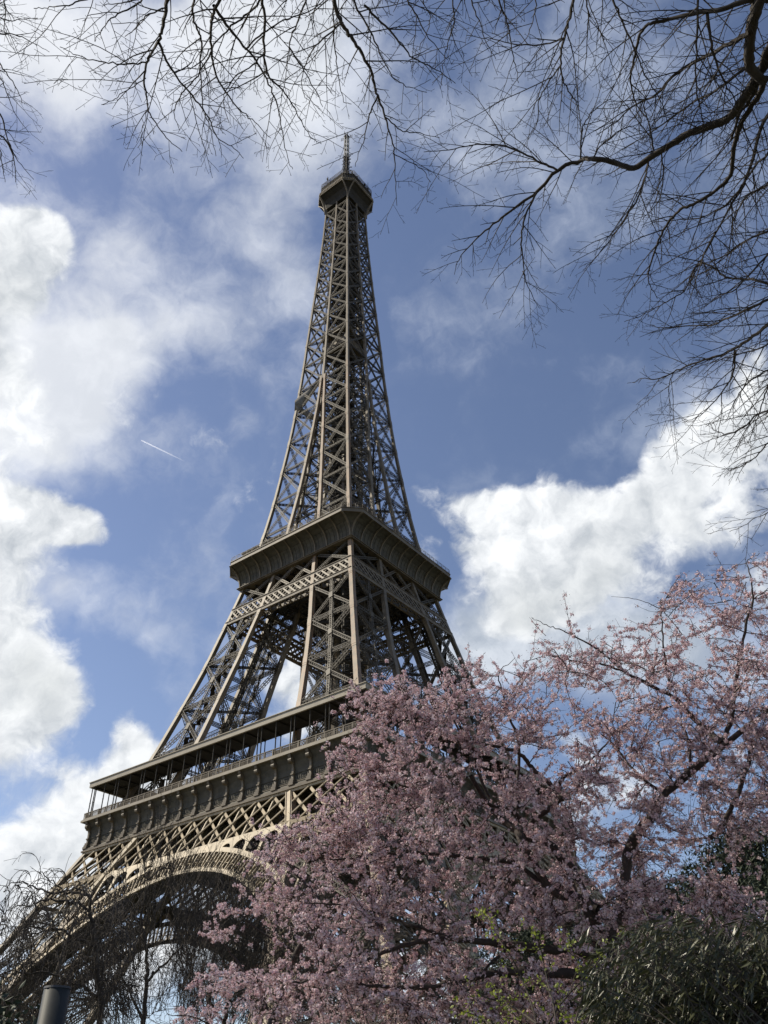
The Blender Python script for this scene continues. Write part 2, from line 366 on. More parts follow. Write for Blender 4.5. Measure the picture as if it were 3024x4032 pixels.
def chordring(h, fx, fy):
    """fx / fy: 'o' outer or 'i' inner; square ring of a leg's chord at height h"""
    s = CS(h); o = Wd(h); i = Id(h)
    x0, x1 = (o - s, o) if fx == 'o' else (i, i + s)
    y0, y1 = (o - s, o) if fy == 'o' else (i, i + s)
    return [(x0, y0, h), (x1, y0, h), (x1, y1, h), (x0, y1, h)]
def fine(levels):
    out = []
    for a, b in zip(levels[:-1], levels[1:]): out += [a, a + (b - a) / 3, a + 2 * (b - a) / 3]
    return out + [levels[-1]]
chord_me = {}
for fx in 'oi':
    for fy in 'oi':
        mb = MB()
        allv = [4.0, 15, 26.5, 38.5, 50.6] + LM[0:] + LU[1:]
        mb.loft([chordring(h, fx, fy) for h in fine(allv)])
        # splice plates, proud of the chord, at every node
        for h in [15, 26.5, 38.5] + LM[1:4] + [101.3] + LU[2:]:
            for dh, hh, e in ((0, 1.25, .035), (0, .75, .065)):
                a = chordring(h - hh, fx, fy); b = chordring(h + hh, fx, fy)
                ca = np.mean(a, 0); cb = np.mean(b, 0)
                gr = lambda r, c: [tuple(c + (np.array(p) - c) * np.array([1 + 2 * e / CS(h), 1 + 2 * e / CS(h), 1])) for p in r]
                mb.loft([gr(a, ca), gr(b, cb)])
        # rivet-edge cover strips along the chord (read as the dotted edges)
        chord_me[fx + fy] = mb.mesh('chord', IRON)

def P(fx, fy, h, ins=.5):
    """centre line point of a chord at height h"""
    s = CS(h) * ins; o = Wd(h); i = Id(h)
    return np.array([o - s if fx == 'o' else i + s, o - s if fy == 'o' else i + s, h])
def brace_mesh():
    mb = MB()
    faces = [('o', None), ('i', None), (None, 'o'), (None, 'i')]
    for ax, ay in faces:
        nrm = (1, 0, 0) if ax else (0, 1, 0)
        def pt(side, h):     # side 'i' or 'o' along the face
            return P(ax, side, h) if ax else P(side, ay, h)
        outer = (ax == 'o' or ay == 'o')
        def seg(a, b, w, **k):
            d = nz(b - a); c = .45 * 1.0
            mb.lat(a + d * c, b - d * c, nrm, w, w * .8, **k)
        for a, b in zip(LV[:-1], LV[1:]):
            if b > 50 and outer: continue
            seg(pt('i', a), pt('o', b), 1.1, fl=.16, lc=.12); seg(pt('o', a), pt('i', b), 1.1, fl=.16, lc=.12)
            seg(pt('i', b), pt('o', b), 1.0, fl=.15, lc=.11)
        for k, (a, b) in enumerate(zip(LM[:-1], LM[1:])):
            if k == 4: 
                if not outer: seg(pt('i', a), pt('o', a), .9, fl=.14, lc=.09)
                continue
            w = .80 if b < 100 else .6
            seg(pt('i', a), pt('o', b), w, fl=.105, lc=.062); seg(pt('o', a), pt('i', b), w, fl=.105, lc=.062)
            if k < 4:
                seg(pt('i', a + .01), pt('o', a + .01), .85, fl=.13, lc=.085)
                m0 = (pt('i', a) + pt('o', a)) / 2; m1 = (pt('i', b) + pt('o', b)) / 2
                mb.lat(m0, m1, nrm, .7, .6, fl=.11, lc=.075)
                # node plates on the crossings
                X = (m0 + m1) / 2; n = np.array(nrm, float)
                off = n * (.42 * (1 if outer else -1))
                mb.bar(X - (m1 - m0) / np.linalg.norm(m1 - m0) * .75 + off, X + (m1 - m0) / np.linalg.norm(m1 - m0) * .75 + off, n, 1.0, .06)
                mb.bar(m0 - [0, 0, .5] + off, m0 + [0, 0, .5] + off, n, .9, .06)
        for k, (a, b) in enumerate(zip(LU[:-1], LU[1:])):
            if Id(b) < .5 and not outer: continue
            w = .62
            seg(pt('i', a), pt('o', b), w, fl=.10, lc=.07, sides=False, pitch=.8); seg(pt('o', a), pt('i', b), w, fl=.10, lc=.07, sides=False, pitch=.8)
            seg(pt('i', b), pt('o', b), .5, fl=.10, lc=.07, sides=False, pitch=.8)
            if k > 0:
                m0 = (pt('i', a) + pt('o', a)) / 2; m1 = (pt('i', b) + pt('o', b)) / 2
    # inside of the leg: horizontal cross frames
    for h in LM[1:4] + LU[2:]:
        c = [P('o', 'o', h), P('i', 'i', h), P('o', 'i', h), P('i', 'o', h)]
        mb.lat(c[0], c[1], (0, 0, 1), .5, .5, fl=.12, lc=.09, pitch=.9); mb.lat(c[2], c[3], (0, 0, 1), .5, .5, fl=.12, lc=.09, pitch=.9)
    return mb.mesh('leg', BRACE)
def lift_mesh():
    """lift rails, stair flights and ties running up inside a leg"""
    mb = MB()
    lv = np.linspace(57, 114, 39)
    def mid(h, a, b):
        o = Wd(h); i = Id(h); return np.array([i + (o - i) * a, i + (o - i) * b, h])
    for a, b in ((.30, .44), (.44, .30), (.52, .66), (.66, .52)):
        pts = [mid(h, a, b) for h in lv]
        for p, q in zip(pts[:-1], pts[1:]): mb.bar(p, q, (0, 1, 0), .5, .3)
    for k, h in enumerate(lv[:-1]):
        for (a, b), (c, d) in ((((.30, .44)), (.44, .30)), ((.52, .66), (.66, .52))):
            mb.bar(mid(h, a, b), mid(h, c, d), (0, 0, 1), .18, .18)
            mb.bar(mid(h, a, b), mid(lv[k + 1], c, d), (0, 0, 1), .12, .12)
            mb.bar(mid(h, c, d), mid(lv[k + 1], a, b), (0, 0, 1), .12, .12)
        # zigzag stair
        s0, s1 = ((.62, .84), (.84, .62)) if k % 2 else ((.84, .62), (.62, .84))
        p0, p1 = mid(h, *s0), mid(lv[k + 1], *s1)
        mb.bar(p0, p1, (0, 0, 1), .9, .08)
        mb.bar(p0 + [0, 0, 1], p1 + [0, 0, 1], (0, 0, 1), .06, .06)
        s0, s1 = ((.16, .30), (.30, .16)) if k % 2 else ((.30, .16), (.16, .30))
        mb.bar(mid(h, *s0), mid(lv[k + 1], *s1), (0, 0, 1), .3, .2)
    return mb.mesh('lift_track', IRON2)
def foot_mesh(fx, fy):
    mb = MB(); c = P(fx, fy, 3.0); rings = []
    for z, s in ((0, 3.4), (3.2, 3.0), (3.2, 2.6), (5.2, 2.2)):
        rings.append([(c[0] - s, c[1] - s, z), (c[0] + s, c[1] - s, z), (c[0] + s, c[1] + s, z), (c[0] - s, c[1] + s, z)])
    mb.loft(rings); return mb.mesh('foot', STONE)
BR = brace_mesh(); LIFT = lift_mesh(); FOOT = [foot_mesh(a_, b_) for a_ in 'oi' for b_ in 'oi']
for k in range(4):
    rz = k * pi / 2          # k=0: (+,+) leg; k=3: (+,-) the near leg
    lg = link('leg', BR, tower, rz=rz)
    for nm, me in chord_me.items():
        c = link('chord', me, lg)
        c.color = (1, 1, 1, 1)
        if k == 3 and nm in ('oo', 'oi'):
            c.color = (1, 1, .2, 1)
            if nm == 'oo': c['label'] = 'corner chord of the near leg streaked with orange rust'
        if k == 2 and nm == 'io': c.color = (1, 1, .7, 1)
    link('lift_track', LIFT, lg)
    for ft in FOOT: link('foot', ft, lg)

# ---- shaft above the junction of the legs
def shaft():
    mb = MB(); ch = MB()
    def ring(h, kx, ky):
        s = CS(h); o = Wd(h)
        cx = {1: o - s / 2, -1: -o + s / 2, 0: 0}[kx]; cy = {1: o - s / 2, -1: -o + s / 2, 0: 0}[ky]
        if kx == 0: cy = (o - s / 2) * ky
        if ky == 0: cx = (o - s / 2) * kx
        e = s / 2
        return [(cx - e, cy - e, h), (cx + e, cy - e, h), (cx + e, cy + e, h), (cx - e, cy + e, h)]
    allh = fine(LS) + [272.5, 276.0]
    for kx, ky in ((1, 1), (1, -1), (-1, 1), (-1, -1), (1, 0), (-1, 0), (0, 1), (0, -1)):
        ch.loft([ring(h, kx, ky) for h in allh])
        for h in LS[1:-1]:
            a = np.array(ring(h - .7, kx, ky)); b = np.array(ring(h + .7, kx, ky))
            f = lambda r: r.mean(0) + (r - r.mean(0)) * [1.12, 1.12, 1]
            ch.loft([f(a), f(b)])
    def q(face, t, h):   # face 0..3, t in {-1,0,1}
        o = Wd(h) - CS(h) / 2; v = np.array([t * o, -o, h]); a = face * pi / 2
        return np.array([v[0] * cos(a) - v[1] * sin(a), v[0] * sin(a) + v[1] * cos(a), h])
    for f in range(4):
        n = (sin(f * pi / 2), -cos(f * pi / 2), 0)
        for a, b in zip(LS[:-1], LS[1:]):
            for t0, t1 in ((-1, 0), (0, 1)):
                for p, r in ((q(f, t0, a), q(f, t1, b)), (q(f, t1, a), q(f, t0, b))):
                    d = nz(r - p) * .3; mb.lat(p + d, r - d, n, .46, .40, fl=.10, lc=.07, pitch=.75, sides=False)
                p, r = q(f, t0, b), q(f, t1, b); d = nz(r - p) * .3
                mb.lat(p + d, r - d, n, .42, .45, fl=.115, lc=.08, pitch=.6, sides=False)
    for h in LS[1:]:
        for f in range(2):
            mb.lat(q(f, 0, h), q(f + 2, 0, h), (0, 0, 1), .45, .4, fl=.12, lc=.09, pitch=.7)
        for f in range(4):
            mb.lat(q(f, 0, h), q((f + 1) % 4, 0, h), (0, 0, 1), .4, .4, fl=.12, lc=.09, pitch=.7)
    o = link('shaft', ch.mesh('shaft', IRON), tower)
    link('bracing', mb.mesh('bracing', BRACE), o)
    # lift shaft and stairs in the core
    c = MB()
    hs = np.arange(116, 276, 3.2)
    for sx in (-2.6, -.3, .3, 2.6):
        for sy in (-1.7, 1.7):
            c.bar((sx, sy, 116), (sx, sy, 276), (0, 1, 0), .28, .28)
    for i, h in enumerate(hs):
        for sy in (-1.7, 1.7):
            for x0, x1 in ((-2.6, -.3), (.3, 2.6)):
                c.bar((x0, sy, h), (x1, sy, h), (0, 1, 0), .2, .2)
                c.bar((x0, sy, h), (x1, sy, h + 3.2), (0, 1, 0), .14, .1); c.bar((x1, sy, h), (x0, sy, h + 3.2), (0, 1, 0), .14, .1)
        for sx in (-2.6, -.3, .3, 2.6):
            c.bar((sx, -1.7, h), (sx, 1.7, h), (0, 0, 1), .2, .2)
            c.bar((sx, -1.7, h), (sx, 1.7, h + 3.2), (1, 0, 0), .12, .1)
        s = 1 if i % 2 else -1
        c.bar((s * 1.5, 2.7, h), (-s * 1.5, 2.7, h + 3.2), (0, 1, 0), .2, .9)
        c.bar((s * 1.5, -2.7, h), (-s * 1.5, -2.7, h + 3.2), (0, 1, 0), .2, .9)
    for i, h in enumerate(hs[::2]):      # stair landings, cable troughs and service floors
        c.box(-3.1, -2.2, h, 3.1, 2.2, h + .12) if i % 3 == 0 else c.box(-3.0, 1.9, h, 3.0, 3.2, h + .12)
        c.box(-2.4, -3.2, h, 2.4, -2.5, h + .12)
        for f in range(4):
            w = Wd(h) * .55; a = f * pi / 2
            p = np.array([w * cos(a) - w * sin(a), w * sin(a) + w * cos(a), h]); q = np.array([-w * cos(a) - w * sin(a), -w * sin(a) + w * cos(a), h])
            c.bar(p, q, (0, 0, 1), .16, .3); c.bar(p, q + [0, 0, 6.4], (0, 0, 1), .12, .2); c.bar(q, p + [0, 0, 6.4], (0, 0, 1), .12, .2); c.bar(p, p + [-.02 * p[0], -.02 * p[1], 6.4], (1, 0, 0), .22, .22)
    c.box(-2.3, -1.5, 116, -.6, 1.5, 171); c.box(.6, -1.5, 205, 2.3, 1.5, 258)
    link('lift_shaft', c.mesh('lift_shaft', IRON2), o)
shaft()

# intermediate landing with its machinery
mb = MB()
for z0, z1, w in ((195.6, 198.6, 4.7), (201.6, 202.0, 5.2)):
    mb.box(-w, -w, z0, w, w, z1)
for a in np.linspace(-5, 5, 11):
    for w in (-5.1, 5.1):
        mb.bar((a, w, 202), (a, w, 203.1), (0, 1, 0), .07, .07); mb.bar((w, a, 202), (w, a, 203.1), (0, 1, 0), .07, .07)
for w in (-5.1, 5.1):
    mb.bar((-5.1, w, 203.1), (5.1, w, 203.1), (0, 0, 1), .08, .08); mb.bar((w, -5.1, 203.1), (w, 5.1, 203.1), (0, 0, 1), .08, .08)
link('intermediate_landing', mb.mesh('intermediate_landing', IRON), tower)

# ---- helper: copy something to the four faces (built on the face y = -w)
def rot4(mb_list_fn): pass

# ---- second platform ------------------------------------------------------
def octo(w, c, h):
    return [(w - c, -w, h), (w, -w + c, h), (w, w - c, h), (w - c, w, h), (-w + c, w, h), (-w, w - c, h), (-w, -w + c, h), (-w + c, -w, h)]
mb = MB()
mb.loft([octo(20.74, 3.41, 116.25), octo(20.74, 3.41, 116.45)])
mb.loft([octo(20.55, 3.35, 116.45), octo(20.55, 3.35, 117.35)])
mb.loft([octo(20.68, 3.4, 117.35), octo(20.68, 3.4, 117.5)])
p2 = link('second_platform', mb.mesh('second_platform', IRON), tower)
# coved wall under the balcony
mb = MB()
prof = [(17.15, 111.6), (17.2, 112.6), (17.35, 113.5), (17.75, 114.4), (18.4, 115.2), (19.3, 115.8), (20.3, 116.2)]
rings = []
for w, h in prof:
    t = (w - 17.15) / 3.4; rings.append(octo(w, .12 + 3.2 * t, h))
mb.loft(rings)
wallm = mb.mesh('cove_wall', FRIEZE); link('cove_wall', wallm, p2)
mb = MB()   # seams on the wall and bottom cornice
mb.loft([octo(17.45, .1, 111.15), octo(17.45, .1, 111.65)]); mb.loft([octo(17.7, .1, 111.4), octo(17.7, .1, 111.5)])
link('cornice', mb.mesh('cornice', IRON), p2)
ribp = [(17.2, 111.65), (17.3, 112.6), (17.5, 113.5), (17.95, 114.3), (18.6, 115.05), (19.5, 115.65), (20.5, 116.0), (20.7, 116.2)]
def rib_mesh(dx=0, dyscale=1.0):
    m = MB(); rings = []
    for j, (w, h) in enumerate(ribp):
        t = (w - 17.2) / 3.5; a = .14
        rings.append([(-a + dx * t, -w - .12, h), (a + dx * t, -w - .12, h), (a + dx * t, -w + .5, h + .35), (-a + dx * t, -w + .5, h + .35)])
    m.loft(rings); return m.mesh('rib', IRON)
RIB = rib_mesh()
for f in range(4):
    for k in range(-4, 5):
        o = link('rib', RIB, p2); a = f * pi / 2; x = k * 3.42
        o.location = (x * cos(a), x * sin(a), 0); o.rotation_euler = (0, 0, a)
    for s in (-1, 1):
        m = MB(); rings = []
        for j, (w, h) in enumerate(ribp):
            t = (w - 17.2) / 3.5; x = s * (17.0 + t * .35)
            rings.append([(x - .15, -w - .12, h), (x + .15, -w - .12, h), (x + .15, -w + .5, h + .35), (x - .15, -w + .5, h + .35)])
        m.loft(rings); link('rib', m.mesh('rib', IRON), p2, rz=f * pi / 2)
# fine seams between the ribs
m = MB()
for f in range(4):
    a = f * pi / 2; ca, sa = cos(a), sin(a)
    R = lambda p: (p[0] * ca - p[1] * sa, p[0] * sa + p[1] * ca, p[2])
    for k in range(-15, 16):
        if k % 3 == 0: continue
        x = k * 1.14; pp = [R((x, -w - .03, h)) for w, h in prof[:5]]
        for p, q in zip(pp[:-1], pp[1:]): m.bar(p, q, R((0, 1, 0)), .05, .05)
    for w, h in (prof[4],):
        m.bar(R((-17, -w - .03, h)), R((17, -w - .03, h)), (0, 0, 1), .05, .05)
link('seams', m.mesh('seams', IRON2), p2)
# railing of the second platform
m = MB()
def octpath(w, c, step):
    P8 = octo(w, c, 0); out = []
    for i in range(8):
        a = np.array(P8[i]); b = np.array(P8[(i + 1) % 8]); n = max(1, int(round(np.linalg.norm(b - a) / step)))
        out.append((a, b, n))
    return out
for a, b, n in octpath(20.5, 3.35, 1.7):
    for i in range(n):
        p = a + (b - a) * i / n; inn = nz(-np.array([p[0], p[1], 0]))
        m.bar(p + [0, 0, 117.4], p + [0, 0, 118.7], (0, 1, 0.01), .06, .06)
        m.bar(p + [0, 0, 118.7], p + inn * .7 + [0, 0, 119.1], (0, 0, 1), .05, .05)
    for z, e in ((117.9, 0), (118.3, 0), (118.7, 0)):
        m.bar(a + [0, 0, z], b + [0, 0, z], (0, 0, 1), .05, .05)
link('railing', m.mesh('railing', IRON), p2)
m = MB()
m.loft([octo(16.9, .2, 111.9), octo(16.9, .2, 113.4)])
for x in np.arange(-15, 15.1, 2.5):
    m.bar((x, -16.4, 111.3), (x, 16.4, 111.3), (0, 0, 1), .35, 1.2); m.bar((-16.4, x, 111.2), (16.4, x, 111.2), (0, 0, 1), .35, .9)
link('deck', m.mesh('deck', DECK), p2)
m = MB()   # pavilions on the second floor deck
for x0, y0, x1, y1, z in ((-15.5, -18.6, -10.5, -14.5, 120.0), (-9.5, -17.4, -4.5, -13.5, 121.2), (4, 9, 12, 16, 120.4), (-12, 8, -5, 14, 120.5), (8, -12, 14, -4, 119.8), (-5.5, -9, 5.5, 9, 120.5)):
    m.box(x0, y0, 116.4, x1, y1, z); m.box(x0 - .3, y0 - .3, z, x1 + .3, y1 + .3, z + .25)
link('kiosk', m.mesh('kiosk', IRON2), p2)
m = MB()
for x in np.arange(-9.2, 12, 1.1):
    m.box(x, -18.3, 116.5, x + .9, -18.22, 119.3)
link('glass_screen', m.mesh('glass_screen', MASTM), p2)

# ring girder under the second platform
def ringgirder():
    mb = MB()
    for f in range(4):
        a = f * pi / 2; ca, sa = cos(a), sin(a)
        R = lambda p: np.array((p[0] * ca - p[1] * sa, p[0] * sa + p[1] * ca, p[2]))
        nr = R((0, 1, 0))
        for dep, th in ((-.02, 1), (1.9, 0)):
            def pt(x, h): return R((x, -Wd(h) + dep + .15, h))
            for h0, hh in ((101.6, .75), (105.2, .65)):
                o = Wd(h0) - .3 - dep
                mb.bar(pt(-o, h0), pt(o, h0), nr, hh, .34)
                if th: mb.bar(pt(-o, h0 + hh / 2) - nr * .12, pt(o, h0 + hh / 2) - nr * .12, nr, .1, .5)
            h0, h1 = 101.95, 104.9; o = Wd(h0) - .9
            xs = np.arange(-o - 3, o, 1.62)
            for x in xs:
                for s in (1, -1):
                    xa, xb = (x, x + 3.0) if s > 0 else (x + 3.0, x)
                    ya, yb = h0, h1
                    # clip to the girder
                    def clip(xa, ya, xb, yb):
                        for lim, sg in ((-o, 1), (o, -1)):
                            if (xa - lim) * sg < 0 and (xb - lim) * sg < 0: return None
                            if (xa - lim) * sg < 0: t = (lim - xa) / (xb - xa); xa, ya = lim, ya + (yb - ya) * t
                            elif (xb - lim) * sg < 0: t = (lim - xa) / (xb - xa); xb, yb = lim, ya + (yb - ya) * t
                        return xa, ya, xb, yb
                    c = clip(xa, ya, xb, yb)
                    if c and abs(c[1] - c[3]) > .2:
                        off = nr * (.06 * s)
                        mb.bar(pt(c[0], c[1]) + off, pt(c[2], c[3]) + off, nr, .36 if s < 0 else .24, .06)
        # underside lacing between the two walls of the girder
        o = Wd(101.6) - 1
        xs = np.arange(-o, o, 1.5)
        for i, x in enumerate(xs[:-1]):
            a0, a1 = (.1, 1.9) if i % 2 else (1.9, .1)
            for h in (101.3, 105.4):
                mb.bar(R((x, -Wd(h) + a0, h)), R((x + 1.5, -Wd(h) + a1, h)), (0, 0, 1), .3, .08)
        # diagonals between girder and cornice in the middle bay
        def ptm(x, h): return R((x, -Wd(h) + .5, h))
        for x0, x1 in ((-Id(105.4) - .2, 0), (0, Id(105.4) + .2)):
            mb.lat(ptm(x0, 105.6), ptm(x1 * .98, 111.3), nr, .62, .5, fl=.12, lc=.08); mb.lat(ptm(x1, 105.6), ptm(x0 * .98, 111.3), nr, .62, .5, fl=.12, lc=.08)
    link('ring_girder', mb.mesh('ring_girder', IRON), tower)
    # lattice floor between the legs inside the ring (very dense from below)
    m = MB()
    for x in np.arange(-14, 14.1, 3.5):
        for f in range(2):
            p = (x, -16, 107.2) if f == 0 else (-16, x, 107.2); q = (x, 16, 107.2) if f == 0 else (16, x, 107.2)
            m.lat(p, q, (0, 0, 1), .6, 3.2, fl=.2, lc=.2, pitch=1.6)
    link('floor_girders', m.mesh('floor_girders', IRON2), tower)
ringgirder()

# ---- first platform -------------------------------------------------------
def sq(w, h): return [(w, -w, h), (w, w, h), (-w, w, h), (-w, -w, h)]
def sqring(mb, wo, wi, z0, z1):
    """square ring plate with a hole"""
    for f in range(4):
        a = f * pi / 2; ca, sa = cos(a), sin(a)
        v = []
        for z in (z0, z1):
            for x, y in ((-wo, -wo), (wo, -wo), (wi, -wi), (-wi, -wi)): v.append((x * ca - y * sa, x * sa + y * ca, z))
        mb.raw(v, [[0, 3, 2, 1], [4, 5, 6, 7], [0, 1, 5, 4], [2, 3, 7, 6]])
mb = MB()
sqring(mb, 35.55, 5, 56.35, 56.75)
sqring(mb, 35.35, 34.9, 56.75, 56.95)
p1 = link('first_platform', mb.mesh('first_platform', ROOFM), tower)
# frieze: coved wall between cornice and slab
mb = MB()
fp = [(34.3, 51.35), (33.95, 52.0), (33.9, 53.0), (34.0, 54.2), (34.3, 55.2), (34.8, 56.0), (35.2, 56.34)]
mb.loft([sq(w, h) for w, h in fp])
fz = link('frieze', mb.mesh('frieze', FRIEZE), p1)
mb = MB()
for z0, z1, w in ((50.75, 51.05, 34.75), (51.05, 51.35, 34.55), (51.9, 52.02, 34.12)): sqring(mb, w, w - 1.3 if z0 < 51.5 else w - .25, z0, z1)
link('cornice', mb.mesh('cornice', IRON), p1)
# panels and relief on the frieze wall
mb = MB()
for f in range(4):
    a = f * pi / 2; ca, sa = cos(a), sin(a)
    R = lambda p: np.array((p[0] * ca - p[1] * sa, p[0] * sa + p[1] * ca, p[2]))
    for k in range(18):
        xc = -32.64 + 3.84 * k
        for i in range(7):
            x = xc - 1.15 + i * .38
            mb.bar(R((x, -33.98, 52.45)), R((x, -33.93, 53.05)), R((0, 1, 0)), .13, .08)
        for z, w in ((52.2, 34.02), (53.35, 33.98)):
            mb.bar(R((xc - 1.5, -w, z)), R((xc + 1.5, -w, z)), R((0, 1, 0)), .08, .1)
link('relief', mb.mesh('relief', FRIEZE), p1)
# bracket: pilaster with a scroll head and stepped foot
def bracket_mesh():
    m = MB()
    m.box(-.55, -34.75, 51.36, .55, -33.9, 51.75); m.box(-.48, -34.62, 51.75, .48, -33.9, 52.1); m.box(-.42, -34.5, 52.1, .42, -33.9, 52.5)
    m.loft([[(-.22, -w - .0, h), (.22, -w, h), (.22, -w + .5, h), (-.22, -w + .5, h)] for w, h in ((34.35, 52.5), (34.3, 53.3), (34.35, 54.4), (34.5, 54.9))])
    m.box(-.3, -34.5, 53.15, .3, -33.9, 53.35)
    # scroll
    k = 12; a = np.arange(k) * 2 * pi / k
    for r, hw in ((.50, .34), (.34, .42)):
        c = np.stack([np.zeros(k), -34.75 + r * np.cos(a), 55.45 + r * np.sin(a)], 1)
        m.loft([c + [-hw, 0, 0], c + [hw, 0, 0]])
    m.loft([[(-.3, -w, h), (.3, -w, h), (.3, -w + .8, h), (-.3, -w + .8, h)] for w, h in ((34.5, 54.8), (34.8, 55.3), (35.25, 55.9), (35.4, 56.33))])
    return m.mesh('bracket', IRON)
BK = bracket_mesh()
for f in range(4):
    for k in range(-9, 10):
        x = k * 3.84
        if abs(k) == 9: x = 33.95 * (1 if k > 0 else -1)
        if f in (1, 2) and k % 2: pass
        o = link('bracket', BK, p1); a = f * pi / 2
        o.location = (x * cos(a), x * sin(a), 0); o.rotation_euler = (0, 0, a)
# balustrade
mb = MB()
for f in range(4):
    a = f * pi / 2; ca, sa = cos(a), sin(a)
    R = lambda p: np.array((p[0] * ca - p[1] * sa, p[0] * sa + p[1] * ca, p[2]))
    w = 35.2; n = R((0, 1, 0))
    mb.bar(R((-w, -w, 58.05)), R((w, -w, 58.05)), n, .12, .22); mb.bar(R((-w, -w, 57.0)), R((w, -w, 57.0)), n, .12, .16); mb.bar(R((-w, -w, 57.72)), R((w, -w, 57.72)), n, .07, .1)
    xs = np.arange(-w, w, .30)
    p0 = np.array([R((x, -w, 57.05)) for x in xs]); mb.bars(p0, p0 + [0, 0, .95], n, .10, .07)
    xs = np.arange(-34.56, 34.6, 3.84 / 2)
    for x in xs: mb.bar(R((x, -w, 56.9)), R((x, -w, 58.15)), n, .22, .2)
link('balustrade', mb.mesh('balustrade', IRON), p1)
# gallery roof
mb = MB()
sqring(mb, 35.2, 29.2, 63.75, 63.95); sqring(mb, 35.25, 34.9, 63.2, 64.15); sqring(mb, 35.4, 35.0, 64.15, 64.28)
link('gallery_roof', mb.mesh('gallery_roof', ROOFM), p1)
mb = MB()
sqring(mb, 34.85, 29.3, 63.5, 63.7)
for f in range(4):
    a = f * pi / 2; ca, sa = cos(a), sin(a)
    R = lambda p: np.array((p[0] * ca - p[1] * sa, p[0] * sa + p[1] * ca, p[2]))
    for k in range(-9, 10): mb.bar(R((k * 3.84, -34.9, 63.35)), R((k * 3.84, -29.5, 63.35)), (0, 0, 1), .2, .3)
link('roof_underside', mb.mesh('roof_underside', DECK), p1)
# columns
m = MB(); m.cyl((0, 0, 56.9), (0, 0, 63.5), .115, .095, 10); m.cyl((0, 0, 56.9), (0, 0, 58.1), .17, .17, 10); m.cyl((0, 0, 63.2), (0, 0, 63.5), .12, .22, 10); m.cyl((0, 0, 60.1), (0, 0, 60.25), .14, .14, 10)
CL = m.mesh('column', IRON2)
xs = []
for k in range(-4, 5): xs.append(k * 7.68)
for k in range(-4, 4):
    xs += [k * 7.68 + 3.84 - .42, k * 7.68 + 3.84 + .42]
xs += [-34.75, 34.75, -33.9, 33.9]
rest = MB()
for f in (0, 3, 1, 2):
    a = f * pi / 2; ca, sa = cos(a), sin(a)
    for x in sorted(xs):
        px, py = x * ca + 34.75 * sa, x * sa - 34.75 * ca
        if f in (0, 1): link('column', CL, p1, (px, py, 0))
        else: rest.cyl((px, py, 56.9), (px, py, 63.5), .115, .1, 6)
    for x in np.arange(-26.88, 27, 3.84):     # inner posts of the gallery
        px, py = x * ca + 29.6 * sa, x * sa - 29.6 * ca
        rest.cyl((px, py, 56.8), (px, py, 63.5), .1, .1, 6)
o = link('column', rest.mesh('column', IRON2), p1); o['kind'] = 'stuff'
# pavilions between the legs on the first floor
m = MB()
for f in range(4):
    a = f * pi / 2; ca, sa = cos(a), sin(a)
    def bxr(x0, y0, x1, y1, z0, z1, dz=0):
        v = []
        for z in (z0, z1):
            for x, y in ((x0, y0), (x1, y0), (x1, y1), (x0, y1)): v.append((x * ca - y * sa, x * sa + y * ca, z + (dz if z == z1 and y == y0 else 0)))
        m.raw(v, [[0, 3, 2, 1], [4, 5, 6, 7], [0, 1, 5, 4], [1, 2, 6, 5], [2, 3, 7, 6], [3, 0, 4, 7]])
    bxr(-9, -27, -1, -20, 56.8, 61.0); bxr(8.5, -27.5, 13.5, -20, 56.8, 62.0)
link('pavilion', m.mesh('pavilion', GLASSY), p1)
# floor structure under the first platform
m = MB()
for x in np.arange(-32, 32.1, 4.0):
    if abs(x) < 5:
        for s in (-1, 1):
            m.bar((x, s * 5, 53.6), (x, s * 33.4, 53.6), (0, 0, 1), .25, 4.6); m.bar((s * 5, x, 53.6), (s * 33.4, x, 53.6), (0, 0, 1), .25, 4.5)
    else:
        m.bar((x, -33.4, 53.6), (x, 33.4, 53.6), (0, 0, 1), .25, 4.6); m.bar((-33.4, x, 53.6), (33.4, x, 53.6), (0, 0, 1), .25, 4.5)
sqring(m, 33.7, 5.2, 52.2, 52.5)
link('floor_girders', m.mesh('floor_girders', DECK), p1)

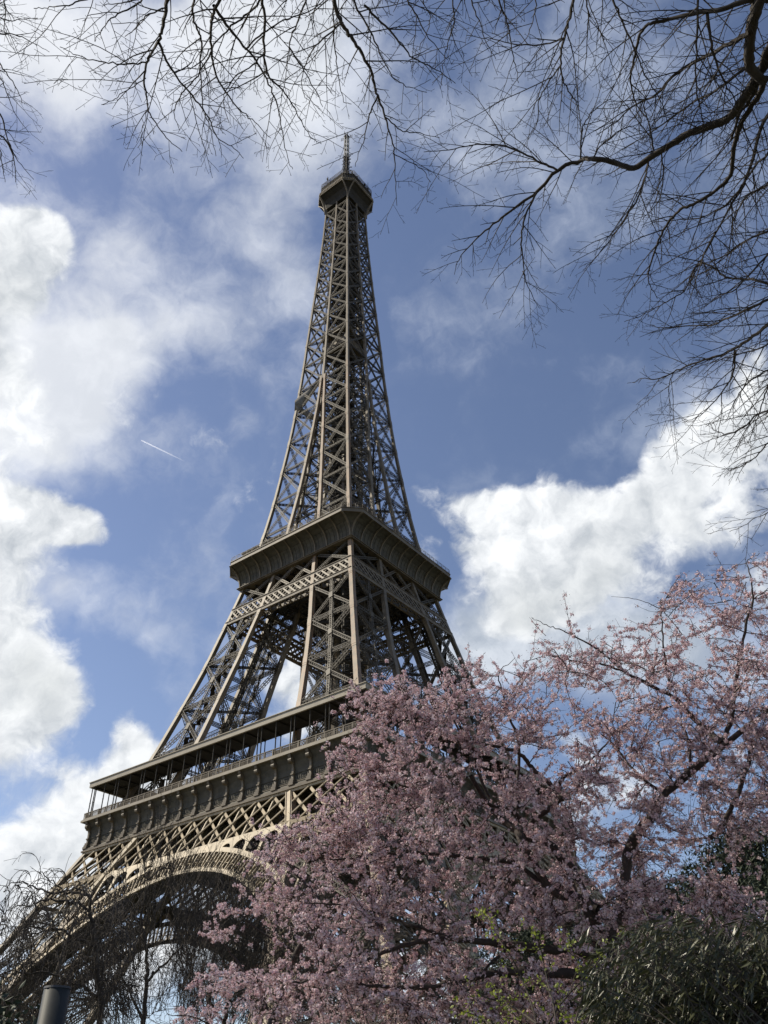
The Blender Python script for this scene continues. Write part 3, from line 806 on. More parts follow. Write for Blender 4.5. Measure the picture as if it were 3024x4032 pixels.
# ---- arches and arch girders ----------------------------------------------
def archpart():
    mb = MB(); thin = MB()
    def pt(x, h, off=0.0): return np.array([x, -Wd(h) + off, h])
    def strip(A, B, o0, o1, tgt=mb):
        """solid between curve A (low) and curve B (high) in the leaning face, from depth o0 to o1"""
        n = len(A); rings = []
        for (xa, ha), (xb, hb) in zip(A, B): rings.append([pt(xa, ha, o0), pt(xb, hb, o0), pt(xb, hb, o1), pt(xa, ha, o1)])
        tgt.loft(rings)
    Ri, ci = 36.6, 40.0 - 36.6
    Re, ce = 40.6, 43.9 - 40.6
    def circ(R, c, t): return (R * sin(t), c + R * cos(t))
    T = np.linspace(-1.32, 1.32, 97)
    strip([circ(Ri, ci, t) for t in T], [circ(Ri + .62, ci, t) for t in T], 0, .5)
    strip([circ(Ri, ci, t) for t in T], [circ(Ri + .14, ci, t) for t in T], .5, 4.2, thin)
    strip([circ(Re - .75, ce, t) for t in T], [circ(Re, ce, t) for t in T], 0, .5)
    strip([circ(Ri, ci, t) for t in T], [circ(Ri + .6, ci, t) for t in T], 4.2, 4.6, thin)
    strip([circ(Re - .7, ce, t) for t in T], [circ(Re, ce, t) for t in T], 4.2, 4.6, thin)
    # radial bars and scrolls of the arch band
    nb = 60
    for i in range(nb):
        t = -1.3 + 2.6 * (i + .5) / nb; dt = 2.6 / nb
        a = circ(Ri + .6, ci, t - dt * .16); b = circ(Re - .75, ce, t - dt * .3); c = circ(Ri + .6, ci, t + dt * .16); d = circ(Re - .75, ce, t + dt * .3)
        mb.bar(pt(*a, .2), pt(*b, .2), (0, 1, 0), .16, .3); mb.bar(pt(*c, .2), pt(*d, .2), (0, 1, 0), .16, .3)
        # ring ornaments near the lower band
        cx = circ(Ri + 1.15, ci, t + dt / 2); rr = .52
        aa = np.linspace(0, 2 * pi, 9); pp = [pt(cx[0] + rr * cos(q), cx[1] + rr * sin(q), .2) for q in aa]
        mb.bars(pp[:-1], pp[1:], (0, 1, 0), .1, .2)
        aa = np.linspace(pi * .05, pi * .95, 6); cx = circ(Re - 1.5, ce, t + dt / 2); rr = .62
        pp = [pt(cx[0] + rr * cos(q - t), cx[1] + rr * sin(q - t), .2) for q in aa]
        mb.bars(pp[:-1], pp[1:], (0, 1, 0), .1, .2)
        a = circ(Ri + .3, ci, t); b = circ(Re - .3, ce, t)
        thin.bar(pt(*a, 4.3), pt(*b, 4.3), (0, 1, 0), .25, .2)
        if i % 2 == 0:
            thin.bar(pt(*circ(Re - .2, ce, t), .4), pt(*circ(Re - .2, ce, t + dt * 2), 4.3), (0, 0, 1), .25, .15)
            thin.bar(pt(*circ(Re - .2, ce, t), 4.3), pt(*circ(Re - .2, ce, t + dt * 2), .4), (0, 0, 1), .25, .15)
    # spandrel plate with the arcade of tall openings
    def ext(x): return ce + sqrt(max(Re * Re - x * x, 1)) - .05
    ops = [(9.3, 1.15, 43.45), (12.5, 1.3, 43.5), (15.9, 1.4, 43.55), (19.35, 1.45, 43.5)]
    for sgn in (-1, 1):
        xs = np.concatenate([np.arange(0, 21.3, .09)]); A = []; B = []
        for x in xs:
            lo = ext(x)
            for xc, hw, top in ops:
                if abs(x - xc) < hw:
                    lo = max(lo, top - hw + sqrt(hw * hw - (x - xc) ** 2))
            lo = min(lo, 43.9)
            A.append((sgn * x, lo)); B.append((sgn * x, 44.4))
        strip(A, B, .05, .35)
        # reveals of the openings read as dark depth: second plate behind
        strip([(a[0], a[1]) for a in A], [(b[0], b[1]) for b in B], 4.0, 4.3, thin)
        # the last tall openings beside the leg
        for xc in (22.9, 26.3, 29.6):
            mb.bar(pt(sgn * (xc - .2), 41.2 if xc < 23 else 40.8, .2), pt(sgn * (xc - .2), ext(xc), .2), (0, 1, 0), .3, .3)
    # girder chords
    def hb(x0, x1, h, hh, off=0, d=.45, tgt=mb): tgt.bar(pt(x0, h, off + d / 2), pt(x1, h, off + d / 2), (0, 1, 0), hh, d)
    o = Wd(50.6)
    hb(-o + .3, o - .3, 50.55, .5, -.02)
    for s in (-1, 1):
        hb(s * 20.6, s * (Wd(44.2) - .4), 44.15, .62, -.02); hb(s * 23.4, s * (Wd(41.3) - .4), 41.2, .6, -.02)
        # edge post along the leg's inner chord
        mb.bar(pt(s * 18.75, 50.4, .25), pt(s * 23.3, 41.3, .25), (0, 1, 0), 1.0, .56)
        mb.bar(pt(s * 18.3, 50.4, -.03), pt(s * 22.9, 41.3, -.03), (0, 1, 0), .12, .2)
    # lattice, clipped to its bays
    def latt(h0, h1, dx, run, lo, hi, off=0, tgt=mb, w1=.52, w2=.22):
        for x in np.arange(math.floor(-36 / dx) * dx, 36, dx):
            for s in (1, -1):
                xa, ya, xb, yb = x, h1, x + s * run, h0
                n = 24; ok = None; seg = []
                ts = np.linspace(0, 1, n + 1)
                ins = [lo(ya + (yb - ya) * t) <= xa + (xb - xa) * t <= hi(ya + (yb - ya) * t) for t in ts]
                i0 = next((i for i, v in enumerate(ins) if v), None)
                if i0 is None: continue
                i1 = n - next(i for i, v in enumerate(ins[::-1]) if v)
                if i1 - i0 < 2: continue
                p = pt(xa + (xb - xa) * ts[i0], ya + (yb - ya) * ts[i0], off + .22 + (.1 * s)); q = pt(xa + (xb - xa) * ts[i1], ya + (yb - ya) * ts[i1], off + .22 + (.1 * s))
                tgt.bar(p, q, (0, 1, 0), w1 if s > 0 else w2, .1 if s > 0 else .22)
    for off, tgt in ((0, mb), (4.0, thin)):
        latt(44.35, 50.4, 3.84, 7.0, lambda h: -Id(h) - .2, lambda h: Id(h) + .2, off, tgt)
        for s in (-1, 1):
            lo = (lambda h: Id(h) + .6) if s > 0 else (lambda h: -Wd(h) + .8)
            hi = (lambda h: Wd(h) - .8) if s > 0 else (lambda h: -Id(h) - .6)
            latt(44.35, 50.4, 3.84, 7.0, lo, hi, off, tgt); latt(41.4, 44.0, 1.92, 2.9, lo, hi, off, tgt, .4, .22)
    for x in np.arange(-15.36, 15.4, 3.84):
        mb.bar(pt(x, 50.4, .55), pt(x, 44.35, .55), (0, 1, 0), .28, .35)
    for x in np.arange(-30.7, 31, 3.84):
        thin.bar(pt(x * .95, 50.4, 4.2), pt(x, 44.35, 4.2), (0, 1, 0), .3, .2)
        thin.bar(pt(x * .95, 50.2, .5), pt(x * .95, 50.2, 4.2), (0, 0, 1), .3, .3)
        thin.bar(pt(x, 44.4, .5), pt(x, 44.4, 4.2), (0, 0, 1), .3, .3); thin.bar(pt(x, 44.4, .5), pt(x + 3.84, 44.4, 4.2), (0, 0, 1), .25, .2); thin.bar(pt(x + 3.84, 44.4, .5), pt(x, 44.4, 4.2), (0, 0, 1), .25, .2)
    thin.bar(pt(-30, 50.5, 4.2), pt(30, 50.5, 4.2), (0, 1, 0), .6, .3); thin.bar(pt(-30, 44.3, 4.2), pt(30, 44.3, 4.2), (0, 1, 0), .6, .3)
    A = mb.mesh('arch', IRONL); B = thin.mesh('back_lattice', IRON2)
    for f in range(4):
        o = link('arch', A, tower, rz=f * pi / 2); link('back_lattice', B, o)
archpart()

# ---- summit ---------------------------------------------------------------
mb = MB()
W3, C3 = 8.34, 3.04
mb.loft([octo(W3, C3, 276.2), octo(W3, C3, 276.6)]); mb.loft([octo(W3 - .12, C3 - .05, 276.6), octo(W3 - .12, C3 - .05, 277.5)]); mb.loft([octo(W3 + .05, C3, 277.5), octo(W3 + .05, C3, 277.75)])
s3 = link('summit_platform', mb.mesh('summit_platform', IRON), tower)
mb = MB()    # underside cove
rings = []
for w, c, h in ((5.25, .1, 268.6), (5.3, .2, 270.5), (5.6, .6, 272.2), (6.3, 1.3, 274.0), (7.3, 2.2, 275.4), (8.2, 3.0, 276.2)): rings.append(octo(w, c, h))
mb.loft([octo(5.0, .1, 271.5), octo(5.4, .6, 273.5), octo(6.2, 1.4, 275.0), octo(7.6, 2.5, 276.0), octo(8.25, 3.0, 276.25)])
link('cove', mb.mesh('cove', DECK), s3)
# corner ribs from the neck to the chamfer corners
m = MB()
def ribcurve(p0, p1, m, w=.34):
    p0 = np.array(p0); p1 = np.array(p1); pts = []
    for t in np.linspace(0, 1, 9):
        e = 1 - sqrt(max(0, 1 - t ** 2.0)) if t < 1 else 1
        e = t ** 2.2
        pts.append(p0 * [1, 1, 0] * (1 - e) + p1 * [1, 1, 0] * e + np.array([0, 0, p0[2] + (p1[2] - p0[2]) * (t ** .9)]))
    for a, b in zip(pts[:-1], pts[1:]): m.bar(a, b, nz(np.array([p0[0], p0[1], 0.0])), w, .55)
for sx in (-1, 1):
    for sy in (-1, 1):
        for q_ in ((sx * (W3 - C3), sy * W3, 276.3), (sx * W3, sy * (W3 - C3), 276.3)):
            m = MB(); ribcurve((sx * 5.2, sy * 5.2, 268.5), q_, m); link('rib', m.mesh('rib', IRON), s3)
m = MB()   # pale row of portholes / dentils of the fascia
for a, b, n in octpath(W3 + .02, C3, .62):
    for i in range(n):
        p = a + (b - a) * (i + .5) / n; m.cyl(p + [0, 0, 276.75], p + [0, 0, 277.3], .16, .16, 6)
link('dentil', m.mesh('dentil', IRONL), s3)
m = MB()   # enclosed cabin, mesh cage and upper storey
m.loft([octo(7.5, 2.8, 277.75), octo(7.5, 2.8, 281.3)]); m.loft([octo(7.8, 2.9, 281.3), octo(7.8, 2.9, 281.6)])
m.loft([octo(5.2, 2.0, 281.6), octo(5.0, 2.0, 285.4)]); m.loft([octo(5.4, 2.1, 285.4), octo(5.4, 2.1, 285.8)])
link('cabin', m.mesh('cabin', IRON2), s3)
m = MB()
for a, b, n in octpath(7.9, 2.9, .55):
    for i in range(n):
        p = a + (b - a) * i / n; inn = nz(-np.array([p[0], p[1], 0.0]))
        m.bar(p + [0, 0, 277.7], p + [0, 0, 283.4], (0, 1, .01), .07, .07); m.bar(p + [0, 0, 283.4], p + inn * 2.2 + [0, 0, 285.6], (0, 0, 1), .07, .07)
    for z in (278.8, 280.6, 281.8, 282.6, 283.4): m.bar(a + [0, 0, z], b + [0, 0, z], (0, 0, 1), .07, .07)
rg = random.Random(3)
link('cage', m.mesh('cage', IRON), s3)
m = MB()   # aerials round the platform edge
for i in range(46):
    t = rg.random() * 2 * pi; r = rg.uniform(6.3, 8.9) if i < 32 else rg.uniform(3, 6)
    x, y = r * cos(t), r * sin(t); z = 280 + rg.random() * 2.5 if i < 32 else 284; h = rg.uniform(.8, 3.2)
    m.bar((x, y, z - 1), (x, y, z + h), (0, 1, 0), .1, .1)
    if rg.random() < .6: m.bar((x - .5, y, z + h * .7), (x + .5, y, z + h * .7), (0, 0, 1), .08, .08)
    if rg.random() < .5: m.bar((x, y - .6, z + h * .5), (x, y + .6, z + h * .5), (0, 0, 1), .08, .08)
    if rg.random() < .5: m.box(x - .2, y - .2, z + h * .3, x + .2, y + .2, z + h * .3 + 1.1)
link('aerial', m.mesh('aerial', IRON2), s3)
m = MB()   # dome ribs and lantern
rings = []
for w, h in ((4.4, 284.4), (3.3, 286.2), (2.5, 288.6), (2.0, 291.5), (1.7, 294.5), (1.6, 296)): rings.append(octo(w, w * .3, h))
for sx in (-1, 1):
    for sy in (-1, 1):
        pr = [(6.6, 281.5), (4.7, 284.5), (3.4, 287.0), (2.6, 289.5), (2.1, 292.5), (1.7, 296)]
        for (a, h0), (b, h1) in zip(pr[:-1], pr[1:]): m.bar((sx * a * .8, sy * a * .8, h0), (sx * b * .8, sy * b * .8, h1), (sx, -sy, 0), .22, .3)
m.loft([octo(3.3, 1.1, 285.4), octo(2.7, .9, 288), octo(2.1, .7, 291.5), octo(1.3, .4, 296)]); m.loft([octo(2.7, .8, 290.2), octo(2.7, .8, 290.5)])
for z in np.arange(286, 308, 1.15):
    w = np.interp(z, [286, 292, 296, 308], [2.2, 1.5, 1.15, 1.0])
    for k in range(4):
        a = k * pi / 2 + (.4 if int(z) % 2 else 0); L = w + rg.uniform(.3, 1.1)
        m.bar((0, 0, z), (L * cos(a), L * sin(a), z), (0, 0, 1), .1, .1); m.bar((L * cos(a), L * sin(a), z - .4), (L * cos(a), L * sin(a), z + .5), (0, 1, .01), .12, .12)
for sx in (-.75, .75):
    for sy in (-.75, .75): m.bar((sx, sy, 290), (sx, sy, 308.5), (0, 1, 0), .2, .2)
for z in np.arange(290, 308, 1.5):
    for s in (-.75, .75):
        m.bar((-.75, s, z), (.75, s, z + 1.5), (0, 1, 0), .12, .1); m.bar((s, -.75, z), (s, .75, z + 1.5), (1, 0, 0), .12, .1)
m.box(-.55, -.55, 296, .55, .55, 308)
link('lantern', m.mesh('lantern', IRON2), s3)
m = MB()   # white mast with aerial arms at the head
k = 4
for sx in (-.55, .55):
    for sy in (-.55, .55): m.bar((sx, sy, 306.5), (sx, sy, 322.6), (0, 1, 0), .42, .42)
for z in np.arange(307, 322, 3.0): m.box(-.7, -.7, z, .7, .7, z + .22)
mast = link('mast', m.mesh('mast', MASTM), s3)
m = MB()
m.box(-.85, -.85, 322.4, .85, .85, 323.0)
for k in range(4):
    a = k * pi / 2 + .3
    for z in (321.3, 322.3): m.bar((0, 0, z), (2.3 * cos(a), 2.3 * sin(a), z), (0, 0, 1), .1, .1)
    for r in (1.6, 2.3): m.bar((r * cos(a), r * sin(a), 320.6), (r * cos(a), r * sin(a), 323.2), (0, 1, .01), .1, .1)
for x in (-.5, .5): m.bar((x, 0, 323), (x, 0, 324.8), (0, 1, 0), .09, .09); m.bar((x - .5, 0, 324.4), (x + .5, 0, 324.4), (0, 0, 1), .09, .09)
link('aerial_arms', m.mesh('aerial_arms', IRON2), mast)

# ---- grey protective net slung in the left side of the shaft ---------------
m = MB(); nu, nv = 26, 8; rows = []
p0 = np.array([-9.9, -9.7, 173.5]); p1 = np.array([-3.2, -6.5, 183.6])
for i in range(nu):
    t = i / (nu - 1); row = []
    for j in range(nv):
        s = j / (nv - 1); hgt = 3.4 + 2.2 * sin(pi * min(1, t * 1.2 + .1)) 
        c = p0 + (p1 - p0) * t; c = c + np.array([0, 0, -1.6 * sin(pi * t)])
        row.append(c + np.array([.5 * sin(s * pi) * 1.5 + .12 * sin(9 * t + 4 * s), -.9 * sin(s * pi), hgt * (s - .5) + .15 * sin(14 * t + 7 * s)]))
    rows.append(row)
Vv = np.array(rows); th = np.array([.05, .05, 0])
idx = lambda i, j: i * nv + j
q = [[idx(i, j), idx(i + 1, j), idx(i + 1, j + 1), idx(i, j + 1)] for i in range(nu - 1) for j in range(nv - 1)]
m.raw(Vv.reshape(-1, 3), q); m.raw(Vv.reshape(-1, 3) + th, [x[::-1] for x in q])
p0 = np.array([-9.0, -9.5, 172.0]); p1 = np.array([-1.5, -2.0, 168.5])
V2 = []
for i in range(nu):
    t = i / (nu - 1)
    for j in range(nv):
        s = j / (nv - 1); c = p0 + (p1 - p0) * t + np.array([0, 0, -1.2 * sin(pi * t)])
        V2.append(c + np.array([.3 * sin(s * pi), -.8 * sin(s * pi), 2.4 * (s - .5) + .15 * sin(12 * t + 5 * s)]))
m.raw(V2, q); m.raw(np.array(V2) + th, [x[::-1] for x in q])
link('safety_net', m.mesh('safety_net', NETM, True), tower)

# ================================================================== VEGETATION
DOWN = np.array([0, 0, -1.0])
def catmull(P, n=6):
    P = np.asarray(P, float)
    if len(P) < 3: 
        t = np.linspace(0, 1, n)[:, None]; return P[0] * (1 - t) + P[-1] * t
    Q = np.vstack([2 * P[0] - P[1], P, 2 * P[-1] - P[-2]]); out = []
    for i in range(1, len(Q) - 2):
        for t in np.arange(n) / n:
            out.append(.5 * ((2 * Q[i]) + (-Q[i - 1] + Q[i + 1]) * t + (2 * Q[i - 1] - 5 * Q[i] + 4 * Q[i + 1] - Q[i + 2]) * t * t + (-Q[i - 1] + 3 * Q[i] - 3 * Q[i + 1] + Q[i + 2]) * t ** 3))
    out.append(P[-1]); return np.array(out)
def wobble(P, amp, r):
    P = P.copy(); n = len(P); 
    if n > 2: P[1:-1] += r.normal(0, amp, (n - 2, 3))
    return P
def cumlen(P): return np.concatenate([[0], np.cumsum(np.linalg.norm(np.diff(P, axis=0), axis=1))])
def sample(P, s):
    L = cumlen(P); i = min(np.searchsorted(L, s, 'right') - 1, len(P) - 2); t = (s - L[i]) / max(L[i + 1] - L[i], 1e-9)
    return P[i] + (P[i + 1] - P[i]) * t, nz(P[i + 1] - P[i])

def shoots(mb, P, rad, lvl, spec, r, out=None, knobs=True):
    """side shoots along P, alternating left and right as on an elm twig"""
    L = cumlen(P); tot = L[-1]
    sp = spec[lvl]; s = sp['start'] * tot + r.uniform(0, sp['gap']); side = 1 if r.random() < .5 else -1
    pn = nz(np.array([r.normal(0, .35), r.normal(0, .35), 1.0]))
    while s < tot * .985:
        p, T = sample(P, s); f = s / tot
        rr = np.interp(s, L, rad)
        B = np.cross(T, pn); 
        if np.linalg.norm(B) < .1: B = np.cross(T, (1, 0, 0))
        B = nz(B) * side + r.normal(0, .45, 3); B = nz(B - T * (B @ T))
        a = radians(r.uniform(*sp['ang'])); d = T * cos(a) + B * sin(a)
        ln = r.uniform(*sp['len']) * (1 - .55 * f) * (1 if r.random() > .12 else .45)
        n = sp['seg']; pts = [p]; st = ln / n
        bend = nz(B) * 0
        for i in range(n):
            d = nz(d + r.normal(0, sp['wig'], 3) + T * sp.get('fwd', .04) + DOWN * sp['droop'])
            pts.append(pts[-1] + d * st * r.uniform(.8, 1.2))
        pts = np.array(pts); r0_ = min(rr * .72, sp['rad']); r1_ = sp['tip']
        R = np.linspace(r0_, r1_, n + 1)
        mb.tube(pts, R, 4 if lvl == 0 else 3)
        if out is not None and lvl >= sp.get('outlvl', 0): out.append(pts)
        if lvl + 1 < len(spec): shoots(mb, pts, R, lvl + 1, spec, r, out)
        side = -side; s += sp['gap'] * r.uniform(.6, 1.4)

SPEC_ELM = [dict(start=.02, gap=.16, ang=(28, 55), len=(.26, .95), seg=6, wig=.07, droop=.03, rad=.0056, tip=.0020),
            dict(start=.10, gap=.085, ang=(35, 60), len=(.07, .30), seg=3, wig=.10, droop=.02, rad=.0030, tip=.0017),
            dict(start=.25, gap=.08, ang=(38, 65), len=(.03, .10), seg=2, wig=.12, droop=0, rad=.0024, tip=.0017)]
SPEC_R = [dict(start=.02, gap=.105, ang=(25, 52), len=(.3, 1.25), seg=7, wig=.06, droop=.025, rad=.0060, tip=.0020),
          dict(start=.10, gap=.085, ang=(30, 58), len=(.08, .36), seg=3, wig=.09, droop=.02, rad=.0032, tip=.0017),
          dict(start=.25, gap=.09, ang=(38, 65), len=(.03, .11), seg=2, wig=.12, droop=0, rad=.0022, tip=.0016)]
def A_(pts): return [(x * .5622, y * .5622) for x, y in pts]
def B_(pts): return [(877.8 + .4709 * x, .4709 * y) for x, y in pts]
def C_(pts): return [(932.6 + .4378 * x, 493.7 + .4378 * y) for x, y in pts]
def stem3(pts, r0, r1, w=.035, r=rng):
    """put a traced stem in the air: distance wanders smoothly from r0 to r1"""
    n = len(pts); rr = np.linspace(r0, r1, n) + r.normal(0, w, n)
    return catmull([at(x, y, q) for (x, y), q in zip(pts, rr)], 5)

def baretree(trunkpts, trunkr, stems, label, name='bare_tree', spec=SPEC_ELM, seed=1, bark=BARK, twigm=BARK, grp='bare trees'):
    r = np.random.default_rng(seed)
    root = empty(name, tuple(trunkpts[0])); tag(root, label, 'tree', grp)
    base = np.array(trunkpts[0])
    big = MB(); tw = MB()
    TP = catmull(trunkpts, 6); TR = np.interp(np.linspace(0, 1, len(TP)), np.linspace(0, 1, len(trunkr)), trunkr)
    big.tube(TP, TR, 12)
    for st in stems:
        pts, d0, d1, ra, rb = st[:5]; par = st[5] if len(st) > 5 else None
        P = stem3(pts, d0, d1, r=r)
        if par == 'T':           # feeds from the trunk
            j = np.argmin(np.linalg.norm(TP[len(TP) // 4:] - P[0], axis=1) + .6 * np.maximum(0, TP[len(TP) // 4:, 2] - P[0][2])) + len(TP) // 4
            mid = (TP[j] + P[0]) / 2 + np.array([0, 0, .25]); lead = catmull([TP[j], mid, P[0]], 6)
            P = np.vstack([lead[:-1], P]); ln = cumlen(P); R = np.interp(ln, [0, ln[len(lead) - 1], ln[-1]], [min(TR[j] * .8, ra * 1.5), ra, rb])
        else:
            ln = cumlen(P); R = np.interp(ln, [0, ln[-1]], [ra, rb])
        R = np.maximum(R * (1 + r.normal(0, .05, len(R))) * (1.12 if ra < .03 else .68), .0027)
        P = wobble(P, .004, r)
        (big if ra > .02 else tw).tube(P, R, 7 if ra > .02 else 5)
        shoots(tw, P[len(P) // 8:] if par == 'T' else P, (R[len(P) // 8:] if par == 'T' else R), 0, spec, r)
    big.V = [v - base for v in big.V]; tw.V = [v - base for v in tw.V]
    t = link('trunk', big.mesh('trunk', bark, True), root)
    link('twigs', tw.mesh('twigs', twigm), root)
    return root
HR = nz(np.array([R_[0], R_[1], 0])); HF = nz(np.array([F_[0], F_[1], 0]))
G0 = np.array([CAM[0], CAM[1], GROUND - .1])
def gp(right, fwd, z=0): return G0 + HR * right + HF * fwd + np.array([0, 0, z])

# --- the tree on the right, its trunk just outside the picture
stR = [
 (B_([(1720, 190), (1640, 300), (1560, 430), (1490, 530), (1440, 560), (1300, 610), (1150, 700), (1040, 770), (960, 745), (860, 730), (800, 735), (690, 780), (600, 880), (500, 950), (400, 1030), (310, 1105), (240, 1190), (220, 1260)]), 8.6, 9.6, .066, .004, 'T'),
 (B_([(690, 780), (600, 735), (480, 680), (350, 660), (220, 683), (80, 697)]), 9.1, 9.5, .011, .003),
 (B_([(600, 880), (550, 980), (530, 1080), (535, 1180), (540, 1260)]) + [(1131, 588), (1150, 640), (1166, 666)], 9.2, 9.8, .010, .0025),
 (B_([(1700, -160), (1640, -40), (1600, 60), (1575, 200), (1580, 310), (1640, 370)]), 8.0, 8.7, .075, .055),
 (B_([(1700, 0), (1575, 0), (1450, 40), (1330, 60), (1200, 90), (1120, 110), (1075, 150), (1050, 250), (1030, 370), (1050, 470), (1080, 560)]), 8.2, 8.8, .022, .003, 'T'),
 (B_([(1575, 150), (1480, 200), (1350, 270), (1220, 350), (1150, 430), (1050, 480), (960, 560), (870, 620)]), 8.3, 9.2, .020, .003),
 (B_([(900, -120), (800, -40), (765, 0), (745, 100), (720, 190), (708, 290), (725, 380), (775, 460), (780, 520)]), 7.8, 8.8, .014, .003),
 (B_([(720, 175), (640, 200), (520, 205), (400, 180), (275, 162)]), 8.2, 8.6, .007, .002),
 (B_([(708, 300), (650, 380), (610, 460), (600, 560), (560, 640)]), 8.5, 8.8, .007, .002),
 (B_([(900, -100), (950, 0), (1000, 120), (1060, 260), (1100, 350), (1170, 470), (1200, 560)]), 8, 9, .009, .003),
 (B_([(1570, 300), (1440, 400), (1300, 480), (1150, 590), (1000, 680)]), 8.6, 9.4, .013, .003),
 (B_([(1650, 350), (1620, 430), (1540, 560), (1500, 680), (1490, 790), (1440, 860), (1330, 930), (1260, 960), (1200, 1020), (1150, 1120), (1110, 1250)]) + [(1400, 590), (1402, 610), (1420, 645)], 8.8, 9.8, .024, .003),
 (B_([(1760, 380), (1640, 560), (1560, 820), (1500, 920), (1430, 1050), (1350, 1200), (1290, 1330)]), 9.0, 10.0, .018, .003, 'T'),
 (B_([(1110, 740), (1090, 830), (1040, 950), (950, 1080), (870, 1180), (810, 1240)]), 9.1, 9.6, .010, .003),
 (B_([(1170, 700), (1180, 800), (1160, 920), (1080, 1010)]), 9.1, 9.5, .007, .003),
 (B_([(1380, 60), (1400, 200), (1440, 330), (1500, 440), (1560, 520)]), 8.2, 8.8, .012, .003),
 (B_([(1340, -60), (1330, 200), (1330, 400), (1360, 560), (1350, 680)]), 8.1, 9, .009, .003),
 (B_([(1135, 690), (1110, 560), (1090, 480), (1130, 380)]), 9.0, 9.2, .008, .003),
 (B_([(800, 730), (800, 640), (815, 570), (870, 500), (950, 440)]), 9.1, 9.3, .008, .003),
 (B_([(860, 720), (900, 660), (980, 600), (1080, 560)]), 9.1, 9.3, .007, .003),
 (B_([(830, -60), (830, 150), (815, 400)]), 8.1, 8.5, .006, .002),
 (B_([(1700, 150), (1640, 270), (1600, 420), (1530, 520), (1490, 640)]), 8.6, 9.0, .026, .008),
 (C_([(1800, 300), (1659, 350), (1560, 400), (1440, 450), (1370, 480), (1250, 480), (1150, 490), (1080, 475)]), 9.3, 10.2, .015, .003, 'T'),
 (C_([(1800, 380), (1700, 440), (1600, 520), (1530, 570), (1460, 610), (1370, 640), (1280, 670), (1190, 710), (1110, 745), (1040, 740), (990, 760)]), 9.3, 10.4, .019, .003, 'T'),
 (C_([(1500, 600), (1490, 700), (1460, 770), (1380, 870), (1310, 930), (1250, 955)]), 9.8, 10.3, .010, .003),
 (C_([(1800, 800), (1700, 880), (1600, 920), (1550, 970), (1480, 1010), (1400, 1000), (1370, 950)]), 9.6, 10.3, .012, .003, 'T'),
 (C_([(1800, 940), (1700, 1020), (1640, 1080), (1570, 1150), (1500, 1180), (1430, 1190)]), 9.6, 10.2, .010, .003, 'T'),
 (C_([(1760, 500), (1620, 590), (1560, 610), (1420, 650), (1340, 720)]), 9.4, 10.1, .010, .003, 'T'),
 (C_([(1760, 310), (1620, 260), (1550, 250), (1450, 240), (1390, 190), (1330, 170), (1290, 210), (1250, 300), (1180, 350), (1090, 400), (1010, 440), (950, 460)]), 9.2, 10.2, .013, .003, 'T'),
 (C_([(1850, 1300), (1700, 1380), (1600, 1430), (1530, 1470), (1470, 1495)]), 9.5, 10, .006, .002, 'T'),
 (C_([(1400, 20), (1340, 130), (1290, 210), (1270, 320)]), 9.4, 9.8, .010, .003),
 (C_([(1190, 715), (1170, 790), (1180, 910)]), 10.1, 10.3, .005, .002),
 (C_([(1800, 650), (1659, 700), (1560, 760), (1500, 850), (1450, 950)]), 9.6, 10.2, .010, .003, 'T'),
 (B_([(1760, 500), (1659, 700), (1600, 760), (1520, 880), (1450, 950), (1340, 1000), (1230, 1010), (1130, 1020)]), 9.0, 9.8, .013, .003, 'T'),
 (B_([(1760, 760), (1659, 850), (1560, 900), (1500, 1020), (1480, 1150), (1440, 1260)]), 9.2, 10, .012, .003, 'T'),
 (B_([(1760, 1000), (1659, 1060), (1560, 1100), (1450, 1180), (1360, 1210), (1290, 1260)]), 9.3, 10, .012, .003, 'T'),
 (C_([(1850, 60), (1700, 100), (1600, 190), (1500, 300), (1420, 330), (1330, 400)]), 9.3, 10, .013, .003, 'T'),
 (C_([(1850, 560), (1740, 680), (1650, 800), (1620, 900), (1560, 1060)]), 9.4, 10, .011, .003, 'T'),
]
baretree([gp(7.6, 5.0), gp(7.4, 4.9, 3), gp(7.1, 4.8, 6), gp(6.3, 4.6, 8.5), gp(5.6, 4.3, 11)], [.26, .22, .18, .13, .08], stR, 'leafless dark tree with a long crooked limb reaching in from the right edge', seed=11, spec=SPEC_R, grp='leafless trees overhead')

